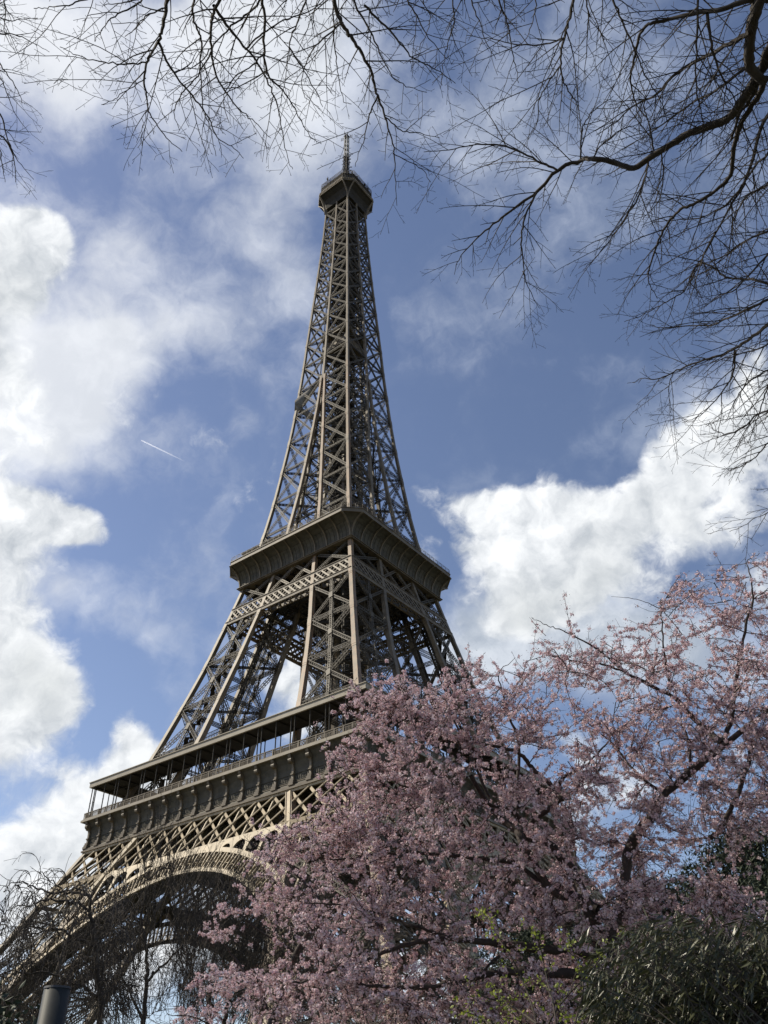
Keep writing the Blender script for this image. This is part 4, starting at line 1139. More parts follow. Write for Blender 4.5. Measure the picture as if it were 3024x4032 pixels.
# --- the tree overhead, twigs hanging from the top edge
def up(pts, n=2):   # extend a stem upward out of the picture so that it runs back to the trunk
    (x0, y0), (x1, y1) = pts[0], pts[1]
    return [(x0 + (x0 - x1) * .6 + 20, y0 - 170), (x0 + (x0 - x1) * .3 + 5, y0 - 80)] + pts
stT = [
 (up(A_([(660, -60), (645, 0), (625, 100), (610, 160), (580, 210), (560, 250), (555, 320), (565, 400), (590, 460), (640, 530), (700, 583)])), 6.6, 7.8, .016, .0025, 'T'),
 (A_([(560, 240), (480, 245), (400, 238), (300, 215), (230, 180)]), 7.1, 7.4, .006, .002),
 (A_([(610, 165), (640, 230), (690, 310), (740, 370), (800, 450), (835, 530), (900, 570), (935, 608)]), 7.0, 7.8, .009, .0022),
 (up(A_([(850, -20), (820, 50), (810, 110), (812, 200), (830, 290), (870, 360), (920, 420), (980, 470), (1040, 530)])), 6.5, 7.8, .014, .0022, 'T'),
 (up(A_([(740, 0), (750, 100), (775, 150), (770, 250), (775, 340), (785, 430), (810, 500), (830, 600)])), 6.6, 7.9, .010, .002, 'T'),
 (up(A_([(1000, 0), (940, 60), (880, 110), (820, 170), (780, 230), (700, 270), (640, 250)])), 6.7, 7.3, .010, .002, 'T'),
 (A_([(820, 20), (880, 110), (950, 190), (1000, 260), (1040, 340), (1070, 420), (1085, 520), (1110, 620), (1125, 650)]), 6.9, 8.0, .010, .002),
 (up(A_([(1010, 0), (1018, 80), (1015, 200), (1030, 290), (1070, 330), (1110, 380), (1150, 450), (1190, 520), (1235, 553)])), 6.5, 7.9, .013, .002, 'T'),
 (up(A_([(1180, -20), (1140, 90), (1110, 180), (1100, 280), (1080, 370)])), 6.7, 7.5, .009, .002, 'T'),
 (up(A_([(1285, 0), (1310, 90), (1340, 130), (1380, 190), (1420, 260), (1440, 330), (1450, 370), (1480, 450), (1500, 520), (1515, 600), (1520, 680), (1525, 790)])), 6.4, 8.0, .017, .002, 'T'),
 (A_([(1450, 370), (1420, 440), (1400, 530), (1380, 590), (1365, 640)]), 7.2, 7.7, .006, .002),
 (up(A_([(1360, 0), (1400, 80), (1450, 180), (1500, 280), (1560, 330), (1640, 355)])), 6.6, 7.7, .010, .002, 'T'),
 (A_([(1400, 20), (1480, 100), (1550, 180), (1600, 230), (1680, 270), (1750, 320)]), 6.8, 7.6, .008, .002),
 (up(A_([(1280, 80), (1290, 200), (1300, 290), (1320, 380), (1350, 400)])), 6.8, 7.5, .007, .002, 'T'),
 (A_([(1480, 450), (1540, 500), (1600, 510), (1690, 530)]), 7.3, 7.6, .005, .002),
 (A_([(1510, 590), (1570, 620), (1620, 650), (1655, 700)]), 7.5, 7.8, .004, .002),
 (A_([(480, -40), (330, 0), (250, 20), (180, 30), (130, 32)]), 6.8, 7.2, .006, .002),
 (A_([(560, -20), (520, 20), (440, 60), (390, 120), (365, 160)]), 6.7, 7.1, .006, .002),
 (A_([(600, -30), (520, 0), (470, 10), (400, 20)]), 6.7, 7.1, .006, .002),
 (A_([(640, 30), (560, 60), (520, 110), (480, 140)]), 6.8, 7.2, .005, .002),
 (A_([(810, 200), (760, 290), (700, 360), (670, 430), (690, 500)]), 7.1, 7.6, .006, .002),
 (A_([(1015, 200), (960, 260), (900, 300), (860, 380), (880, 470)]), 7.1, 7.6, .006, .002),
 (A_([(940, 190), (1010, 130), (1090, 80), (1190, 40), (1260, -20)]), 6.9, 7.2, .006, .003),
 (A_([(1110, 180), (1160, 260), (1200, 330), (1240, 410)]), 7.1, 7.6, .006, .002),
 (A_([(1310, 90), (1230, 160), (1180, 230), (1160, 330), (1190, 400)]), 7.0, 7.5, .006, .002),
 (A_([(560, 300), (500, 340), (440, 380), (390, 402)]), 7.2, 7.5, .004, .002),
 (A_([(570, 400), (560, 460), (545, 500), (545, 560)]), 7.4, 7.6, .003, .002),
 (up(A_([(1560, -20), (1600, 60), (1650, 150), (1720, 230)])), 6.7, 7.5, .009, .002, 'T'),
 (up(B_([(215, 0), (220, 100), (190, 200), (170, 300), (155, 405)])), 6.6, 7.6, .007, .002, 'T'),
 (up(B_([(430, 0), (460, 100), (480, 200), (500, 300), (515, 380)])), 6.6, 7.5, .008, .002, 'T'),
 (up(B_([(300, 0), (330, 90), (370, 200), (410, 270)])), 6.6, 7.5, .007, .002, 'T'),
 (up(B_([(600, 0), (580, 90), (560, 160), (500, 230)])), 6.8, 7.5, .006, .002, 'T'),
 (up(B_([(80, 0), (110, 100), (60, 230)])), 6.8, 7.5, .005, .002, 'T'),
]
baretree([gp(1.2, -3.2), gp(1.1, -3.0, 3), gp(.9, -2.4, 6), gp(.6, -1.2, 8.2), gp(.3, .1, 9.6)], [.24, .2, .17, .11, .05], stT, 'leafless tree whose fine black twigs hang down from the top edge above the tower', seed=23, grp='leafless trees overhead')

# --- the tree at the left edge
SPEC_L = [dict(start=.02, gap=.20, ang=(25, 55), len=(.35, .95), seg=6, wig=.12, droop=.03, rad=.006, tip=.0018),
          dict(start=.10, gap=.10, ang=(35, 62), len=(.10, .36), seg=4, wig=.15, droop=.02, rad=.0032, tip=.0015),
          dict(start=.2, gap=.085, ang=(38, 65), len=(.04, .12), seg=2, wig=.12, droop=0, rad=.0022, tip=.0014)]
stL = [
 (A_([(-260, 60), (-60, 100), (0, 130), (60, 135), (120, 160), (190, 200)]), 9.6, 10, .011, .002, 'T'),
 (A_([(-200, 380), (-60, 400), (0, 440), (30, 540), (70, 620), (130, 690)]), 9.6, 10, .011, .002, 'T'),
 (A_([(-200, 0), (-60, 30), (20, 75), (80, 75), (145, 70)]), 9.6, 10, .008, .002, 'T'),
 (A_([(-160, 200), (-20, 230), (30, 290), (70, 350), (85, 400)]), 9.6, 10, .008, .002, 'T'),
 (A_([(-120, 480), (0, 520), (40, 570), (60, 640), (60, 700)]), 9.6, 10, .010, .002, 'T'),
 (A_([(-100, -60), (0, -20), (20, 40), (20, 130), (60, 200)]), 9.6, 10, .007, .002, 'T'),
 (A_([(-100, 260), (0, 300), (30, 370), (60, 440), (110, 510)]), 9.6, 10, .006, .002, 'T'),
 (A_([(-100, 520), (-10, 560), (10, 640), (20, 700)]), 9.6, 10, .006, .002, 'T'),
]
baretree([gp(-7.2, 6.6), gp(-7.1, 6.5, 3.5), gp(-6.7, 6.3, 7), gp(-6.3, 6.0, 10.5)], [.2, .17, .13, .06], stL, 'leafless tree whose twigs just reach in at the upper left edge', spec=SPEC_L, seed=31, grp='leafless trees overhead')

# ------------------------------------------------------------------ trees grown towards points in the air
def colonize(limbs, targets, r, minr=.0055, sag=.0, wig=.08):
    """limbs: list of (P, R). adds a branch from the nearest wood to each target; returns the branches"""
    nodes = [p for P_, R__ in limbs for p in P_]; rads = [q for P_, R__ in limbs for q in R__]
    NP = np.zeros((len(nodes) + len(targets) * 10, 3)); NR = np.zeros(len(NP)); n = len(nodes)
    NP[:n] = nodes; NR[:n] = rads; out = []
    d0 = np.array([np.min(np.linalg.norm(NP[:n] - t, axis=1)) for t in targets])
    for t in np.array(targets)[np.argsort(d0)]:
        d = np.linalg.norm(NP[:n] - t, axis=1)
        j = int(np.argmin(d + .6 * (NR[:n] < .006))); L = d[j]
        if L < .12: continue
        k = int(np.clip(L / .16, 3, 9)); s = np.linspace(0, 1, k + 1)[:, None]
        m = (NP[j] + t) / 2 + r.normal(0, wig * L, 3) + np.array([0, 0, sag * L])
        B = (1 - s) ** 2 * NP[j] + 2 * s * (1 - s) * m + s * s * t
        B[1:-1] += r.normal(0, .02 * L, (k - 1, 3))
        ra = min(NR[j] * .7, max(.008, .012 * L)); R = np.linspace(ra, max(minr, ra * .35), k + 1)
        out.append((B, R)); NP[n:n + k] = B[1:]; NR[n:n + k] = R[1:]; n += k
    return out

# ---- blossoms --------------------------------------------------------------
def flower_template():
    v = [(0, 0, 0)]; q = []
    for i in range(5):
        a = i * 2 * pi / 5; w = .52
        v += [(.62 * cos(a - w), .62 * sin(a - w), .34), (1.0 * cos(a), 1.0 * sin(a), .42), (.62 * cos(a + w), .62 * sin(a + w), .34)]
        q.append([0, 1 + 3 * i, 2 + 3 * i, 3 + 3 * i])
    return np.array(v), np.array(q)
FT, FQ = flower_template()
def randrot(n, r, up=None, k=0.0):
    z = r.normal(0, 1, (n, 3)); 
    if up is not None: z = z + np.asarray(up) * k
    z = nz(z); x = nz(np.cross(z, r.normal(0, 1, (n, 3)))); y = np.cross(z, x)
    return np.stack([x, y, z], 2)
def scatter(mb, T, Q, pos, rot, size):
    n = len(pos); V = np.einsum('nij,kj->nki', rot, T) * np.asarray(size).reshape(-1, 1, 1) + pos[:, None]
    q = Q[None] + (np.arange(n) * len(T))[:, None, None]
    mb.raw(V.reshape(-1, 3), q.reshape(-1, 4))
LEAF_T = np.array([(0, 0, 0), (.14, .5, .05), (0, 1, -.03), (-.14, .5, .05)]); LEAF_Q = np.array([[0, 1, 2, 3]])

def inpoly(x, y, poly):
    c = False; n = len(poly)
    for i in range(n):
        x0, y0 = poly[i]; x1, y1 = poly[i - 1]
        if (y0 > y) != (y1 > y) and x < (x1 - x0) * (y - y0) / (y1 - y0) + x0: c = not c
    return c
def fill(poly, n, dfun, r, wfun=None):
    xs = [p[0] for p in poly]; ys = [p[1] for p in poly]; out = []
    while len(out) < n:
        x = r.uniform(min(xs), max(xs)); y = r.uniform(min(ys), max(ys))
        if not inpoly(x, y, poly): continue
        if wfun is not None and r.random() > wfun(x, y): continue
        out.append(at(x, y, dfun(x, y)))
    return out
def V7(pts): return [((1000 + 1.22 * x) / 1.8228, (3200 + 1.22 * y) / 1.8228) for x, y in pts]
def V6(pts): return [((1600 + .8584 * x) / 1.8228, (2100 + .8584 * y) / 1.8228) for x, y in pts]
def limb(pts, d0, d1, r0_, r1_, r):
    P_ = stem3(pts, d0, d1, .08, r); ln = cumlen(P_); return P_, np.interp(ln, [0, ln[-1]], [r0_, r1_])

def cherry(label, base, limbs_spec, poly, ntarget, dfun, seed, wfun=None, dens=1.0, extra=None, bsize=.0138, per=9):
    r = np.random.default_rng(seed)
    root = empty('cherry_tree', tuple(base)); tag(root, label, 'tree', 'cherry trees in blossom')
    limbs = [limb(p, a, b, c, d, r) for p, a, b, c, d in limbs_spec]
    hub = limbs[0][0][0]
    tr = catmull([base, base + (hub - base) * .45 + np.array([.1, .1, 0]), hub], 6)
    wood = MB(); fine_ = MB(); wood.tube(tr, np.linspace(limbs[0][1][0] * 1.45, limbs[0][1][0] * 1.05, len(tr)), 12)
    for P_, R__ in limbs: wood.tube(wobble(P_, .007, r), R__ * (1 + r.normal(0, .06, len(R__))), 9)
    T = fill(poly, ntarget, dfun, r, wfun)
    br = colonize(limbs, T, r, sag=.05)
    tips = []
    for P_, R__ in br:
        (wood if R__[0] > .015 else fine_).tube(P_, R__, 5)
    spec = [dict(start=.05, gap=.105, ang=(30, 70), len=(.14, .62), seg=4, wig=.13, droop=.03, rad=.0045, tip=.0018),
            dict(start=.2, gap=.16, ang=(35, 65), len=(.06, .2), seg=2, wig=.15, droop=.02, rad=.0028, tip=.0016)]
    tw = []
    for P_, R__ in br: shoots(fine_, P_, R__, 0, spec, r, tw)
    # flowers: clusters strung along the twigs, thick in places and sparse in others
    cl = []
    for P_ in tw + [b[0] for b in br]:
        L = cumlen(P_)[-1]; m = r.random()
        n = r.poisson(L / .062 * dens * (1.3 if m < .62 else .3))
        for _ in range(n):
            p, t = sample(P_, L * r.uniform(.08, 1.0)); cl.append(p)
    if extra is not None:
        ex, tw2 = extra(r, fine_); cl += ex
    cl = np.array(cl)
    pet = MB(); cal = MB()
    k = r.poisson(per, len(cl)); c = np.repeat(cl, k, axis=0)
    off = nz(r.normal(0, 1, c.shape)) * np.repeat(r.uniform(.55, 1.15, len(cl)), k)[:, None] * r.uniform(.010, .034, (len(c), 1)); pos = c + off
    z_ = nz(off + r.normal(0, .008, off.shape)); x_ = nz(np.cross(z_, r.normal(0, 1, z_.shape)))
    scatter(pet, FT, FQ, pos, np.stack([x_, np.cross(z_, x_), z_], 2), r.uniform(.8, 1.25, len(pos)) * bsize)
    c2 = np.repeat(cl, 4, axis=0); pos = c2 + r.normal(0, .034, c2.shape)
    scatter(cal, LEAF_T * [1.3, .7, 1], LEAF_Q, pos, randrot(len(pos), r), r.uniform(.016, .036, len(pos)))
    for b in (wood, fine_, pet, cal): b.V = [v - base for v in b.V]
    link('trunk', wood.mesh('trunk', CHBARK, True), root)
    link('twigs', fine_.mesh('twigs', CHBARK), root)
    o = link('blossom', pet.mesh('blossom', PETAL), root); o['kind'] = 'stuff'
    o = link('calyx', cal.mesh('calyx', CALYX), root); o['kind'] = 'stuff'
    print('cherry', len(cl), 'clusters')
    return root

CH = [
 (V7([(1150, 640), (1130, 540), (1120, 440), (1090, 330), (1030, 200), (960, 110), (850, 60), (760, -20), (700, -120)]), 11.0, 11.6, .105, .03),
 (V7([(1150, 640), (1140, 480), (1165, 360), (1195, 250), (1215, 110), (1290, 0), (1360, -90)]) + V6([(1600, 860), (1700, 790)]), 11.0, 12.2, .088, .03),
 (V7([(1150, 600), (1100, 525), (980, 520), (850, 512), (720, 528), (650, 545), (560, 562), (420, 562), (270, 540)]), 11.0, 10.2, .062, .012),
 (V7([(1150, 600), (1120, 490), (1060, 450), (1000, 440), (830, 430), (720, 412), (620, 405), (500, 422), (400, 458), (250, 512), (150, 550)]), 11.0, 10.0, .058, .010),
 (V7([(830, 430), (760, 490), (700, 560), (670, 600)]), 10.6, 10.4, .02, .008),
 (V7([(850, 60), (880, 120), (960, 250), (1040, 270), (1110, 310)]), 11.4, 11.0, .05, .05),
 (V6([(1140, 710), (1010, 640), (900, 550), (790, 485), (700, 440), (640, 420), (575, 385)]), 12.4, 12.0, .022, .003),
 (V6([(1330, 860), (1240, 760), (1140, 710), (1010, 640), (900, 600), (840, 598), (740, 580), (640, 560)]), 12.6, 12.0, .03, .004),
 (V6([(1450, 960), (1330, 860), (1240, 760)]), 12.4, 12.6, .05, .03),
 (V6([(1215, 720), (1190, 600), (1180, 500), (1175, 350), (1230, 230), (1272, 180)]), 12.5, 12.6, .018, .0025),
 (V6([(1175, 350), (1110, 320), (1040, 300), (940, 290)]), 12.5, 12.3, .006, .002),
 (V6([(1180, 360), (1260, 310), (1330, 260), (1400, 230)]), 12.5, 12.5, .006, .002),
 (V6([(1450, 960), (1490, 850), (1520, 620), (1560, 420), (1590, 300), (1575, 180), (1560, 130), (1620, 90)]), 12.4, 12.6, .035, .004),
 (V6([(1575, 200), (1480, 200), (1380, 210), (1310, 225)]), 12.5, 12.4, .006, .002),
 (V6([(1590, 300), (1640, 270), (1720, 240)]), 12.5, 12.6, .008, .003),
 (V6([(510, 1260), (515, 960), (470, 840), (440, 730), (425, 640), (500, 570)]), 11.8, 11.9, .03, .003),
 (V7([(760, -20), (640, -60), (560, -70), (470, -90)]), 11.5, 11.2, .035, .01),
 (V6([(700, 1180), (620, 1120), (560, 1060), (500, 1000), (300, 960), (180, 930), (190, 850)]), 11.7, 11.3, .035, .008),
 (V6([(700, 1180), (720, 1120), (830, 1060), (860, 1030), (930, 950)]), 11.8, 12.0, .03, .01),
 (V6([(720, 1200), (560, 1330), (480, 1270), (350, 1240), (200, 1220)]), 11.5, 11.0, .045, .01),
 (V6([(380, 1210), (220, 860), (170, 790), (110, 760), (30, 760), (-60, 740)]), 11.3, 10.9, .02, .004),
 (V6([(1180, 1200), (1060, 1100), (960, 990), (920, 920), (860, 860)]), 11.8, 12.1, .02, .006),
 (V6([(1300, 1080), (1300, 960), (1240, 850)]), 12, 12.4, .02, .01),
 (V6([(1590, 950), (1560, 1080), (1500, 1240), (1430, 1360), (1390, 1400)]), 12.4, 12, .03, .03),
 (V7([(150, 550), (60, 540), (-60, 560)]), 10.0, 9.8, .01, .004),
 (V7([(270, 540), (200, 610), (120, 640), (30, 650)]), 10.1, 9.9, .01, .004),
 (V7([(620, 400), (560, 380), (520, 365), (440, 340), (300, 300), (160, 290)]), 10.7, 10.3, .02, .006),
 (V7([(960, 250), (850, 170), (740, 150), (560, 130), (420, 130), (260, 150), (120, 120)]), 11.2, 10.4, .03, .006),
]
cpoly = [(735, 1500), (790, 1460), (900, 1465), (1000, 1420), (1060, 1440), (1130, 1420), (1190, 1385), (1300, 1370), (1400, 1300), (1480, 1250), (1560, 1230), (1700, 1180), (1720, 2240), (380, 2240), (420, 2130), (500, 2000), (520, 1900), (600, 1800), (660, 1760), (720, 1640), (720, 1560)]
def cw(x, y):
    w = 1.0
    if y < 1400: w = .42 if x > 1180 else .6
    if ((x - 850) / 70) ** 2 + ((y - 2035) / 45) ** 2 < 1: w = .08
    if ((x - 1420) / 150) ** 2 + ((y - 1750) / 110) ** 2 < 1: w *= .8
    if ((x - 1040) / 60) ** 2 + ((y - 1690) / 50) ** 2 < 1: w *= .3
    if x < 760 and y > 1800: w = .55
    if x < 640 and y > 1800: w = .30
    if x < 540: w = .16
    if x > 1470 and 1820 < y < 1960: w = .25
    if x < 1200 and y < 1520: w *= .7
    return w
rc = np.random.default_rng(5)
def cd_(x, y): return 10.2 + (x - 700) / 900 * 1.6 + rc.uniform(-1.1, 1.5)
def cherry_extra(r, fine_):
    """thin flowering shoots that stand clear of the crown against the sky"""
    out = []; tws = []
    tr = [V6([(765, 480), (750, 420), (735, 350), (722, 260)]), V6([(640, 470), (600, 430), (565, 385)]), V6([(700, 510), (640, 500), (560, 505)]), V6([(740, 580), (680, 560), (600, 545)]),
          V6([(300, 690), (290, 600), (285, 500)]), V6([(470, 690), (440, 640), (390, 580)]), V6([(560, 700), (520, 640), (500, 610), (513, 560)]), V6([(700, 720), (690, 690), (715, 650)]), V6([(760, 690), (780, 680), (860, 700)]),
          V6([(1180, 500), (1100, 440), (1020, 395)]), V6([(1120, 560), (1060, 500), (1070, 480), (900, 470)]), V6([(1060, 440), (990, 430), (920, 430)]), V6([(1330, 480), (1290, 380), (1180, 400)]), V6([(1560, 420), (1480, 330), (1370, 340)]),
          V6([(850, 660), (850, 540), (835, 470), (845, 420)]), V6([(1400, 520), (1330, 430), (1230, 400)]), V6([(1590, 560), (1659, 540), (1720, 520)]), V6([(1600, 380), (1659, 370), (1730, 340)]), V6([(1520, 480), (1460, 420), (1400, 400), (1330, 330)]),
          V6([(990, 560), (970, 480), (920, 430)]), V6([(640, 760), (640, 690), (590, 640), (540, 640)]), V6([(1659, 230), (1610, 225), (1590, 240)])]
    for t in tr:
        P_ = stem3(t, r.uniform(11.8, 12.3), r.uniform(11.9, 12.5), .05, r); L = cumlen(P_)[-1]
        fine_.tube(P_, np.linspace(.0055, .002, len(P_)), 4)
        sub = []
        shoots(fine_, P_, np.linspace(.0055, .002, len(P_)), 0, [dict(start=.08, gap=.085, ang=(35, 65), len=(.06, .26), seg=3, wig=.15, droop=0, rad=.003, tip=.0018)], r, sub)
        for S_ in sub + [P_]:
            l = cumlen(S_)[-1]
            for _ in range(r.poisson(l / .10)):
                p, q = sample(S_, l * r.uniform(.1, 1)); out.append(p)
    return out, tws
cherry('large pink blossoming cherry tree filling the lower right in front of the tower', gp(6.0, 9.2), CH, cpoly, 1950, cd_, 77, cw, .62, cherry_extra)

# a second, smaller cherry behind the bare shrubs on the lower left
CH2 = [
 ([(560, 2330), (590, 2200), (640, 2060), (690, 1960), (650, 1900), (600, 1850)], 13.5, 14, .07, .008),
 ([(590, 2200), (540, 2120), (500, 2060), (470, 2010)], 13.6, 13.6, .03, .005),
 ([(640, 2060), (560, 2010), (500, 1960), (470, 1930)], 13.7, 13.6, .02, .004),
 ([(690, 1960), (640, 1880), (560, 1830), (520, 1810)], 13.9, 13.7, .015, .004),
 ([(560, 2330), (480, 2240), (430, 2200), (360, 2190)], 13.5, 13.0, .02, .004),
]
p2poly = [(470, 1950), (520, 1870), (590, 1840), (700, 1840), (760, 1950), (740, 2230), (400, 2230), (350, 2200), (440, 2130), (420, 2060)]
cherry('smaller pink cherry tree with loose blossom in front of the tower arch', gp(-1.9, 14.6), CH2, p2poly, 85, lambda x, y: rc.uniform(13.0, 14.2), 78, lambda x, y: .5 + .5 * ((int(x / 40) + int(y / 45)) % 2), .8)

# ------------------------------------------------------------------ weeping bare trees lower left
def V5(pts): return [(x * .3638, (3200 + .6631 * y) / 1.8228) for x, y in pts]
def weeping(label, base, limbs_spec, poly, nt_, dfun, seed, whips=(8, .9, 2.2), upr=False, sag=.35, bark=BRBARK, group='bare trees by the tower'):
    r = np.random.default_rng(seed); root = empty('bare_tree', tuple(base)); tag(root, label, 'tree', group)
    limbs = [limb(p, a, b, c, d, r) for p, a, b, c, d in limbs_spec]; hub = limbs[0][0][0]
    wood = MB(); f = MB()
    tr = catmull([base, (base + hub) / 2 + np.array([.2, 0, 0]), hub], 6); wood.tube(tr, np.linspace(limbs[0][1][0] * .9, limbs[0][1][0] * .62, len(tr)), 10)
    for P_, R__ in limbs: wood.tube(wobble(P_, .02, r), R__ * .62, 8)
    br = colonize(limbs, fill(poly, nt_, dfun, r), r, minr=.005, sag=sag, wig=.16)
    for P_, R__ in br:
        (wood if R__[0] > .03 else f).tube(P_, R__ * 1.15, 5)
        L = cumlen(P_)[-1]
        for _ in range(r.poisson(whips[0] * min(L, 2.5) / 1.5)):
            p, t = sample(P_, L * r.uniform(.1, 1)); d = nz(t * (.35 if upr else .8) + r.normal(0, .22 if upr else .5, 3) + [0, 0, 1.0 if upr else .25]); pts = [p]; ln = r.uniform(*whips[1:]); n = 9
            for i in range(n):
                d = nz(d + DOWN * (-.05 if upr else .38) + r.normal(0, .06 if upr else .09, 3)); pts.append(pts[-1] + d * ln / n)
            pts = np.array(pts); R = np.linspace(.008, .0035, n + 1); f.tube(pts, R, 3)
            shoots(f, pts, R, 0, [dict(start=.1, gap=.17, ang=(20, 55), len=(.12, .55), seg=3, wig=.15, droop=(-.03 if upr else .10), rad=.0055, tip=.0035)], r)
    for b in (wood, f): b.V = [v - base for v in b.V]
    link('trunk', wood.mesh('trunk', bark, True), root); link('twigs', f.mesh('twigs', bark), root)
    return root
rw = np.random.default_rng(9)
weeping('bare tree with curling drooping twigs at the lower left in front of the tower leg', gp(-9.3, 17.5),
  [(V5([(560, 1500), (600, 1100), (560, 800), (540, 600), (530, 490), (420, 475), (300, 470), (190, 440), (130, 410), (60, 430), (20, 470)]), 20, 20, .11, .012),
   (V5([(540, 600), (440, 540), (300, 520), (180, 550), (90, 560), (30, 640)]), 20, 19.6, .05, .01),
   (V5([(530, 490), (440, 450), (370, 460), (300, 400), (240, 350), (220, 430)]), 20, 20, .035, .008),
   (V5([(560, 800), (440, 740), (330, 690), (200, 720), (60, 790)]), 20, 19.8, .05, .01),
   (V5([(600, 1100), (420, 1000), (250, 950), (80, 960), (-60, 1000)]), 20, 19.8, .05, .01),
   (V5([(560, 800), (650, 700), (740, 640), (800, 560)]), 20, 20.4, .04, .01)],
  V5([(0, 440), (120, 350), (250, 310), (370, 300), (440, 380), (560, 420), (760, 470), (820, 700), (800, 1260), (-60, 1260), (-60, 640)]), 250, lambda x, y: rw.uniform(18.6, 21.2), 41, (6.5, .4, 1.2))
weeping('bare brown tree with long upright shoots before the arch, left of the cherries', gp(-3.3, 22.5),
  [(V5([(850, 1500), (855, 1250), (870, 1010), (872, 900), (850, 700), (845, 560), (880, 400), (900, 300), (915, 260)]), 24, 24.5, .12, .012),
   (V5([(870, 1010), (920, 950), (980, 900), (1050, 820), (1110, 785), (1200, 800)]), 24, 24.3, .06, .015),
   (V5([(850, 700), (780, 600), (700, 520), (640, 500)]), 24.2, 24.4, .04, .01),
   (V5([(880, 400), (960, 330), (1040, 330), (1100, 300)]), 24.4, 24.5, .03, .01),
   (V5([(855, 1250), (740, 1000), (660, 800), (620, 700)]), 24, 23.6, .06, .015),
   (V5([(850, 560), (920, 520), (1000, 420), (1060, 390)]), 24.2, 24.3, .02, .008)],
  V5([(620, 560), (740, 500), (830, 400), (910, 280), (980, 380), (1120, 520), (1250, 600), (1300, 800), (1250, 1260), (520, 1260), (560, 800)]), 190, lambda x, y: rw.uniform(22.4, 25.6), 43, (5.0, .8, 2.2), sag=.1, upr=True)
weeping('bare twiggy brown tree behind the smaller cherry under the right of the arch', gp(2.0, 27),
  [(V5([(1350, 1500), (1340, 1250), (1360, 1050), (1330, 850), (1380, 650), (1400, 520)]), 29, 29, .14, .02),
   (V5([(1340, 1250), (1200, 1050), (1120, 900)]), 29, 28.5, .06, .02), (V5([(1360, 1050), (1500, 850), (1600, 700)]), 29, 29.5, .06, .02), (V5([(1330, 850), (1220, 700), (1150, 600)]), 29, 29.5, .04, .02)],
  V5([(1080, 600), (1250, 500), (1420, 470), (1700, 520), (1900, 640), (2000, 1300), (1050, 1300), (1000, 800)]), 360, lambda x, y: rw.uniform(26.5, 31), 47, (11, .8, 2.2), sag=.1, upr=True)
# distant bare trees round the tower
def fartree(x, y, h, w, seed, label):
    r = np.random.default_rng(seed); base = np.array([x, y, GROUND - .1]); root = empty('bare_tree', tuple(base)); tag(root, label, 'tree', 'distant bare trees')
    wood = MB(); f = MB(); T0 = catmull([(0, 0, 0), (.3, .2, h * .35), (0, -.2, h * .7), (.2, .1, h * .95)], 5)
    TR = np.linspace(.3, .04, len(T0)); wood.tube(T0, TR, 8)
    tg = []
    while len(tg) < 380:
        p = r.uniform(-1, 1, 3)
        if p @ p < 1: tg.append(np.array([p[0] * w, p[1] * w, h * .62 + p[2] * h * .40]))
    br = colonize([(T0, TR)], tg, r, minr=.012, sag=.05)
    for P_, R__ in br:
        (wood if R__[0] > .04 else f).tube(P_, R__ * 1.2, 4)
        shoots(f, P_, R__, 0, [dict(start=.05, gap=.28, ang=(25, 60), len=(.5, 1.7), seg=4, wig=.14, droop=.0, rad=.016, tip=.008), dict(start=.1, gap=.35, ang=(30, 60), len=(.25, .7), seg=2, wig=.14, droop=.0, rad=.010, tip=.007)], r)
    link('trunk', wood.mesh('trunk', BRBARK, True), root); link('twigs', f.mesh('twigs', BRBARK), root)
def gxy(right, fwd): p = gp(right, fwd); return p[0], p[1]
for i, (a, b, h, w, lab) in enumerate([(-17, 48, 12.5, 4.5, 'brown bare tree in the distance at the far lower left'), (-10, 52, 13, 5, 'brown bare tree in the distance below the left tower leg'), (-4, 46, 12, 4.5, 'brown bare tree in the distance under the middle of the arch'),
                                      (2, 50, 14, 5, 'brown bare tree in the distance where the arch meets the blossom'), (9, 44, 15, 5, 'brown bare tree in the distance behind the blossom')]):
    x, y = gxy(a, b); fartree(x, y, h, w, 60 + i, lab)

# ------------------------------------------------------------------ evergreen at the right, behind the cherry
def evergreen(tx, ty, td, wid, sd, lab):
    r = np.random.default_rng(sd); top = at(tx, ty, td); base = np.array([top[0], top[1], GROUND - .1]); root = empty('evergreen_tree', tuple(base))
    tag(root, lab, 'tree')
    wood = MB(); f = MB(); h = top[2] - base[2]
    T0 = catmull([(0, 0, 0), (.1, .1, h * .5), (0, 0, h * .97)], 6); wood.tube(T0, np.linspace(.28, .03, len(T0)), 8)
    tg = []
    while len(tg) < 420:
        z = r.uniform(.25, 1); w = wid * (1 - z) ** .5 + .35; a = r.uniform(0, 2 * pi); q = w * sqrt(r.random()) * (1 + .25 * sin(3 * a + 9 * z))
        tg.append(np.array([q * cos(a), q * sin(a), h * z + r.normal(0, .2)]))
    br = colonize([(T0, np.linspace(.28, .03, len(T0)))], tg, r, minr=.01); pos = []
    for P_, R__ in br:
        wood.tube(P_, R__, 4)
        L = cumlen(P_)[-1]
        for _ in range(int(26 * min(L, 2) + 14)):
            p, t = sample(P_, L * r.uniform(.15, 1)); pos.append(p + r.normal(0, .17, 3))
    pos = np.array(pos); k = np.repeat(pos, 5, axis=0) + r.normal(0, .09, (len(pos) * 5, 3))
    scatter(f, LEAF_T * [1.1, 1, 1], LEAF_Q, k, randrot(len(k), r), r.uniform(.10, .2, len(k)))
    link('trunk', wood.mesh('trunk', BRBARK, True), root); o = link('foliage', f.mesh('foliage', PINE), root); o['kind'] = 'stuff'
evergreen(1610, 1815, 27.0, 4.2, 90, 'dark evergreen tree showing behind the blossom at the right edge')
evergreen(1400, 1915, 31.0, 5.0, 91, 'lower dark evergreen tree hidden behind the cherry trunk and the glossy shrub')
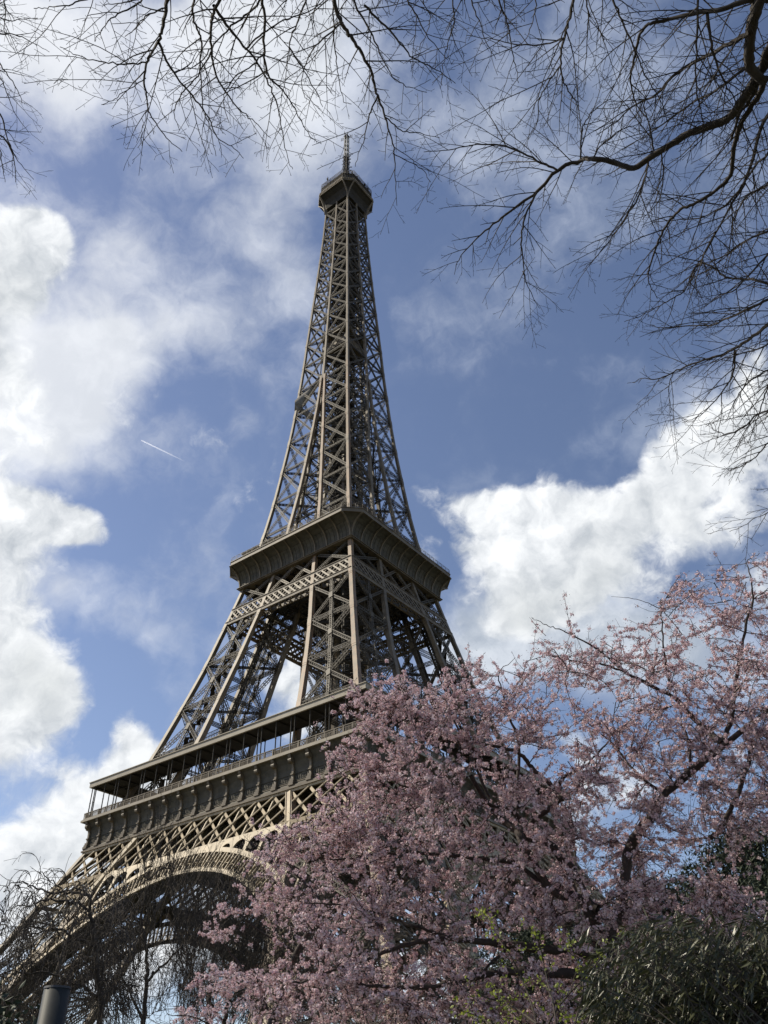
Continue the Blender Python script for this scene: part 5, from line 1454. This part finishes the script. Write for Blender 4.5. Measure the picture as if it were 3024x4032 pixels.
evergreen(1150, 2010, 34.0, 4.5, 92, 'low dark evergreen glimpsed between the two long low cherry limbs')

# ------------------------------------------------------------------ glossy long-leaved shrub, lower right
def longleaf():
    r = np.random.default_rng(101); base = gp(3.0, 5.3); root = empty('long_leaved_shrub', tuple(base))
    tag(root, 'dense dark green shrub with long narrow glossy leaves at the bottom right corner', 'shrub')
    stems = MB(); f = MB(); poly = [(1300, 2050), (1350, 2010), (1400, 1985), (1450, 1955), (1520, 1985), (1600, 1965), (1720, 1960), (1720, 2260), (1230, 2260), (1250, 2160), (1240, 2090)]
    tips = fill(poly, 760, lambda x, y: r.uniform(5.6, 7.2), r)
    tips += [at(x, y, r.uniform(5.6, 6.6)) for x, y in zip(r.uniform(1240, 1659, 26), r.uniform(1925, 2030, 26)) if y > 1990 - (x - 1240) * .2]
    pos = []; rot = []; sz = []
    for t in tips:
        root_p = base + np.array([r.normal(0, .5), r.normal(0, .5), 0]); m = (t * .75 + root_p * .25) + np.array([0, 0, .5]); s = np.linspace(0, 1, 8)[:, None]
        B = (1 - s) ** 2 * root_p + 2 * s * (1 - s) * m + s * s * t; B = B[3:]
        stems.tube(B, np.linspace(.006, .002, len(B)), 3); L = cumlen(B)[-1]
        for _ in range(int(r.integers(14, 30))):
            p, T = sample(B, L * (1 - .62 * r.random() ** 1.6)); d = nz(T * .30 + r.normal(0, .30, 3) + DOWN * r.uniform(.3, 1.2) - HR * .30)
            x = nz(np.cross(d, r.normal(0, 1, 3))); z = np.cross(x, d); pos.append(p); rot.append(np.stack([x, d, z], 1)); sz.append(r.uniform(.045, .115))
    T6 = np.array([(0, 0, 0), (.055, .22, .01), (.075, .5, .0), (.045, .8, -.03), (0, 1, -.07), (-.045, .8, -.03), (-.075, .5, 0), (-.055, .22, .01)]); Q6 = np.array([[0, 1, 7, 0], [1, 2, 6, 7], [2, 3, 5, 6], [3, 4, 5, 3]])
    T6 = np.array([(0, 0, 0), (.06, .25, .02), (.075, .6, .0), (0, 1, -.06), (-.075, .6, 0), (-.06, .25, .02)]); Q6 = np.array([[0, 1, 4, 5], [1, 2, 3, 4]])
    scatter(f, T6, Q6, np.array(pos), np.array(rot), np.array(sz))
    for b in (stems, f): b.V = [v - base for v in b.V]
    link('stems', stems.mesh('stems', BRBARK), root); o = link('foliage', f.mesh('foliage', LEAFD), root); o['kind'] = 'stuff'
longleaf()

# ------------------------------------------------------------------ sapling with young yellow-green leaves
def young():
    r = np.random.default_rng(111); base = gp(1.6, 5.6); root = empty('young_leaved_shrub', tuple(base))
    tag(root, 'thin shrub just coming into small yellow green leaf below the cherry limbs', 'shrub')
    stems = MB(); f = MB(); pos = []
    lines = [[(1180, 2330), (1160, 2212), (1130, 2120), (1100, 2060), (1050, 1985), (1038, 1965)], [(1200, 2330), (1200, 2200), (1180, 2110), (1165, 2040), (1140, 1995)], [(1250, 2330), (1240, 2230), (1260, 2130), (1240, 2060), (1225, 2010)],
             [(1160, 2212), (1100, 2170), (1040, 2150), (1000, 2110)], [(1250, 2330), (1300, 2230), (1330, 2150), (1360, 2110)], [(1120, 2330), (1090, 2240), (1040, 2200), (990, 2180)], [(1300, 2330), (1400, 2240), (1460, 2200)], [(1160, 2260), (1210, 2170), (1290, 2080), (1310, 2030)], [(1220, 2330), (1150, 2240), (1110, 2190), (1060, 2120)]]
    for l in lines:
        P_ = stem3(l, 6.2, 6.5, .1, r); stems.tube(P_, np.linspace(.008, .002, len(P_)), 5); sub = []
        shoots(stems, P_, np.linspace(.008, .002, len(P_)), 0, [dict(start=.2, gap=.07, ang=(30, 60), len=(.05, .3), seg=3, wig=.15, droop=0, rad=.003, tip=.0015)], r, sub)
        for S_ in sub + [P_[len(P_) // 2:]]:
            L = cumlen(S_)[-1]
            for _ in range(r.poisson(L / .022)): p, q = sample(S_, L * r.uniform(.15, 1)); pos.append(p + r.normal(0, .012, 3))
    pos = np.array(pos); scatter(f, LEAF_T * [2.2, 1, 1], LEAF_Q, pos, randrot(len(pos), r), r.uniform(.014, .036, len(pos)))
    for b in (stems, f): b.V = [v - base for v in b.V]
    link('stems', stems.mesh('stems', BRBARK), root); o = link('foliage', f.mesh('foliage', LEAFY), root); o['kind'] = 'stuff'
young()

# ------------------------------------------------------------------ grey metal post, lower left
def post():
    top = at(124, 2137, 4.1); base = np.array([top[0], top[1], GROUND - .05]); h = top[2] - base[2]
    root = empty('metal_post', tuple(base)); tag(root, 'round grey metal post with a flat top at the lower left edge', 'post')
    m = MB(); m.cyl((0, 0, 0), (0, 0, h), .053, .052, 32); me = m.mesh('shaft', POSTM, True); link('shaft', me, root)
    m = MB(); m.cyl((0, 0, h), (0, 0, h + .008), .054, .052, 32); link('cap', m.mesh('cap', CAPM), root)
    m = MB(); m.cyl((0, 0, 0), (0, 0, .12), .12, .10, 24); link('collar', m.mesh('collar', CAPM), root)
post()
# low dark evergreen hedge clump at the very corner
def hedge():
    r = np.random.default_rng(120); c = at(-10, 2215, 7.0); base = np.array([c[0], c[1], GROUND - .1]); root = empty('evergreen_bush', tuple(base))
    tag(root, 'small dark leafy bush in the bottom left corner beside the post', 'shrub')
    st = MB(); f = MB(); h = c[2] - base[2] + .15
    n = 9000; p = r.normal(0, 1, (n, 3)); p = nz(p) * (r.random((n, 1)) ** .35); p = p * [.5, .5, h * .5] + [0, 0, h * .52]; p += r.normal(0, .03, p.shape)
    scatter(f, LEAF_T * [1.6, 1, 1], LEAF_Q, p, randrot(n, r), r.uniform(.04, .08, n))
    for i in range(14): 
        q = p[r.integers(0, n)]; st.tube(catmull([(0, 0, 0), q * [.3, .3, .6], q], 4), np.linspace(.02, .004, 9), 4)
    link('stems', st.mesh('stems', BRBARK), root); o = link('foliage', f.mesh('foliage', PINE), root); o['kind'] = 'stuff'
hedge()

# ------------------------------------------------------------------ vapour trail high in the sky
def trail():
    a = at(305, 951, 17000); dv = vdir(400, 997); b = CAM + dv * ((a[2] - CAM[2]) / dv[2])
    root = empty('vapour_trail', tuple(a)); tag(root, 'short thin white double vapour trail in the blue sky left of the tower', 'vapour trail')
    d = b - a; L = np.linalg.norm(d); side = nz(np.cross(d, (0, 0, 1))) 
    m = MB(); n = 24
    for s in (-1, 1):
        t = np.linspace(0, 1, n)[:, None]; m.tube(np.hstack([t * L, np.full((n, 1), s * 9.0), np.zeros((n, 1))]), np.linspace(2.2, 6.0, n), 8)
    o = link('trail', m.mesh('trail', TRAIL, True), root); root.rotation_euler = (0, 0, atan2(d[1], d[0]))
    o.visible_shadow = False
trail()
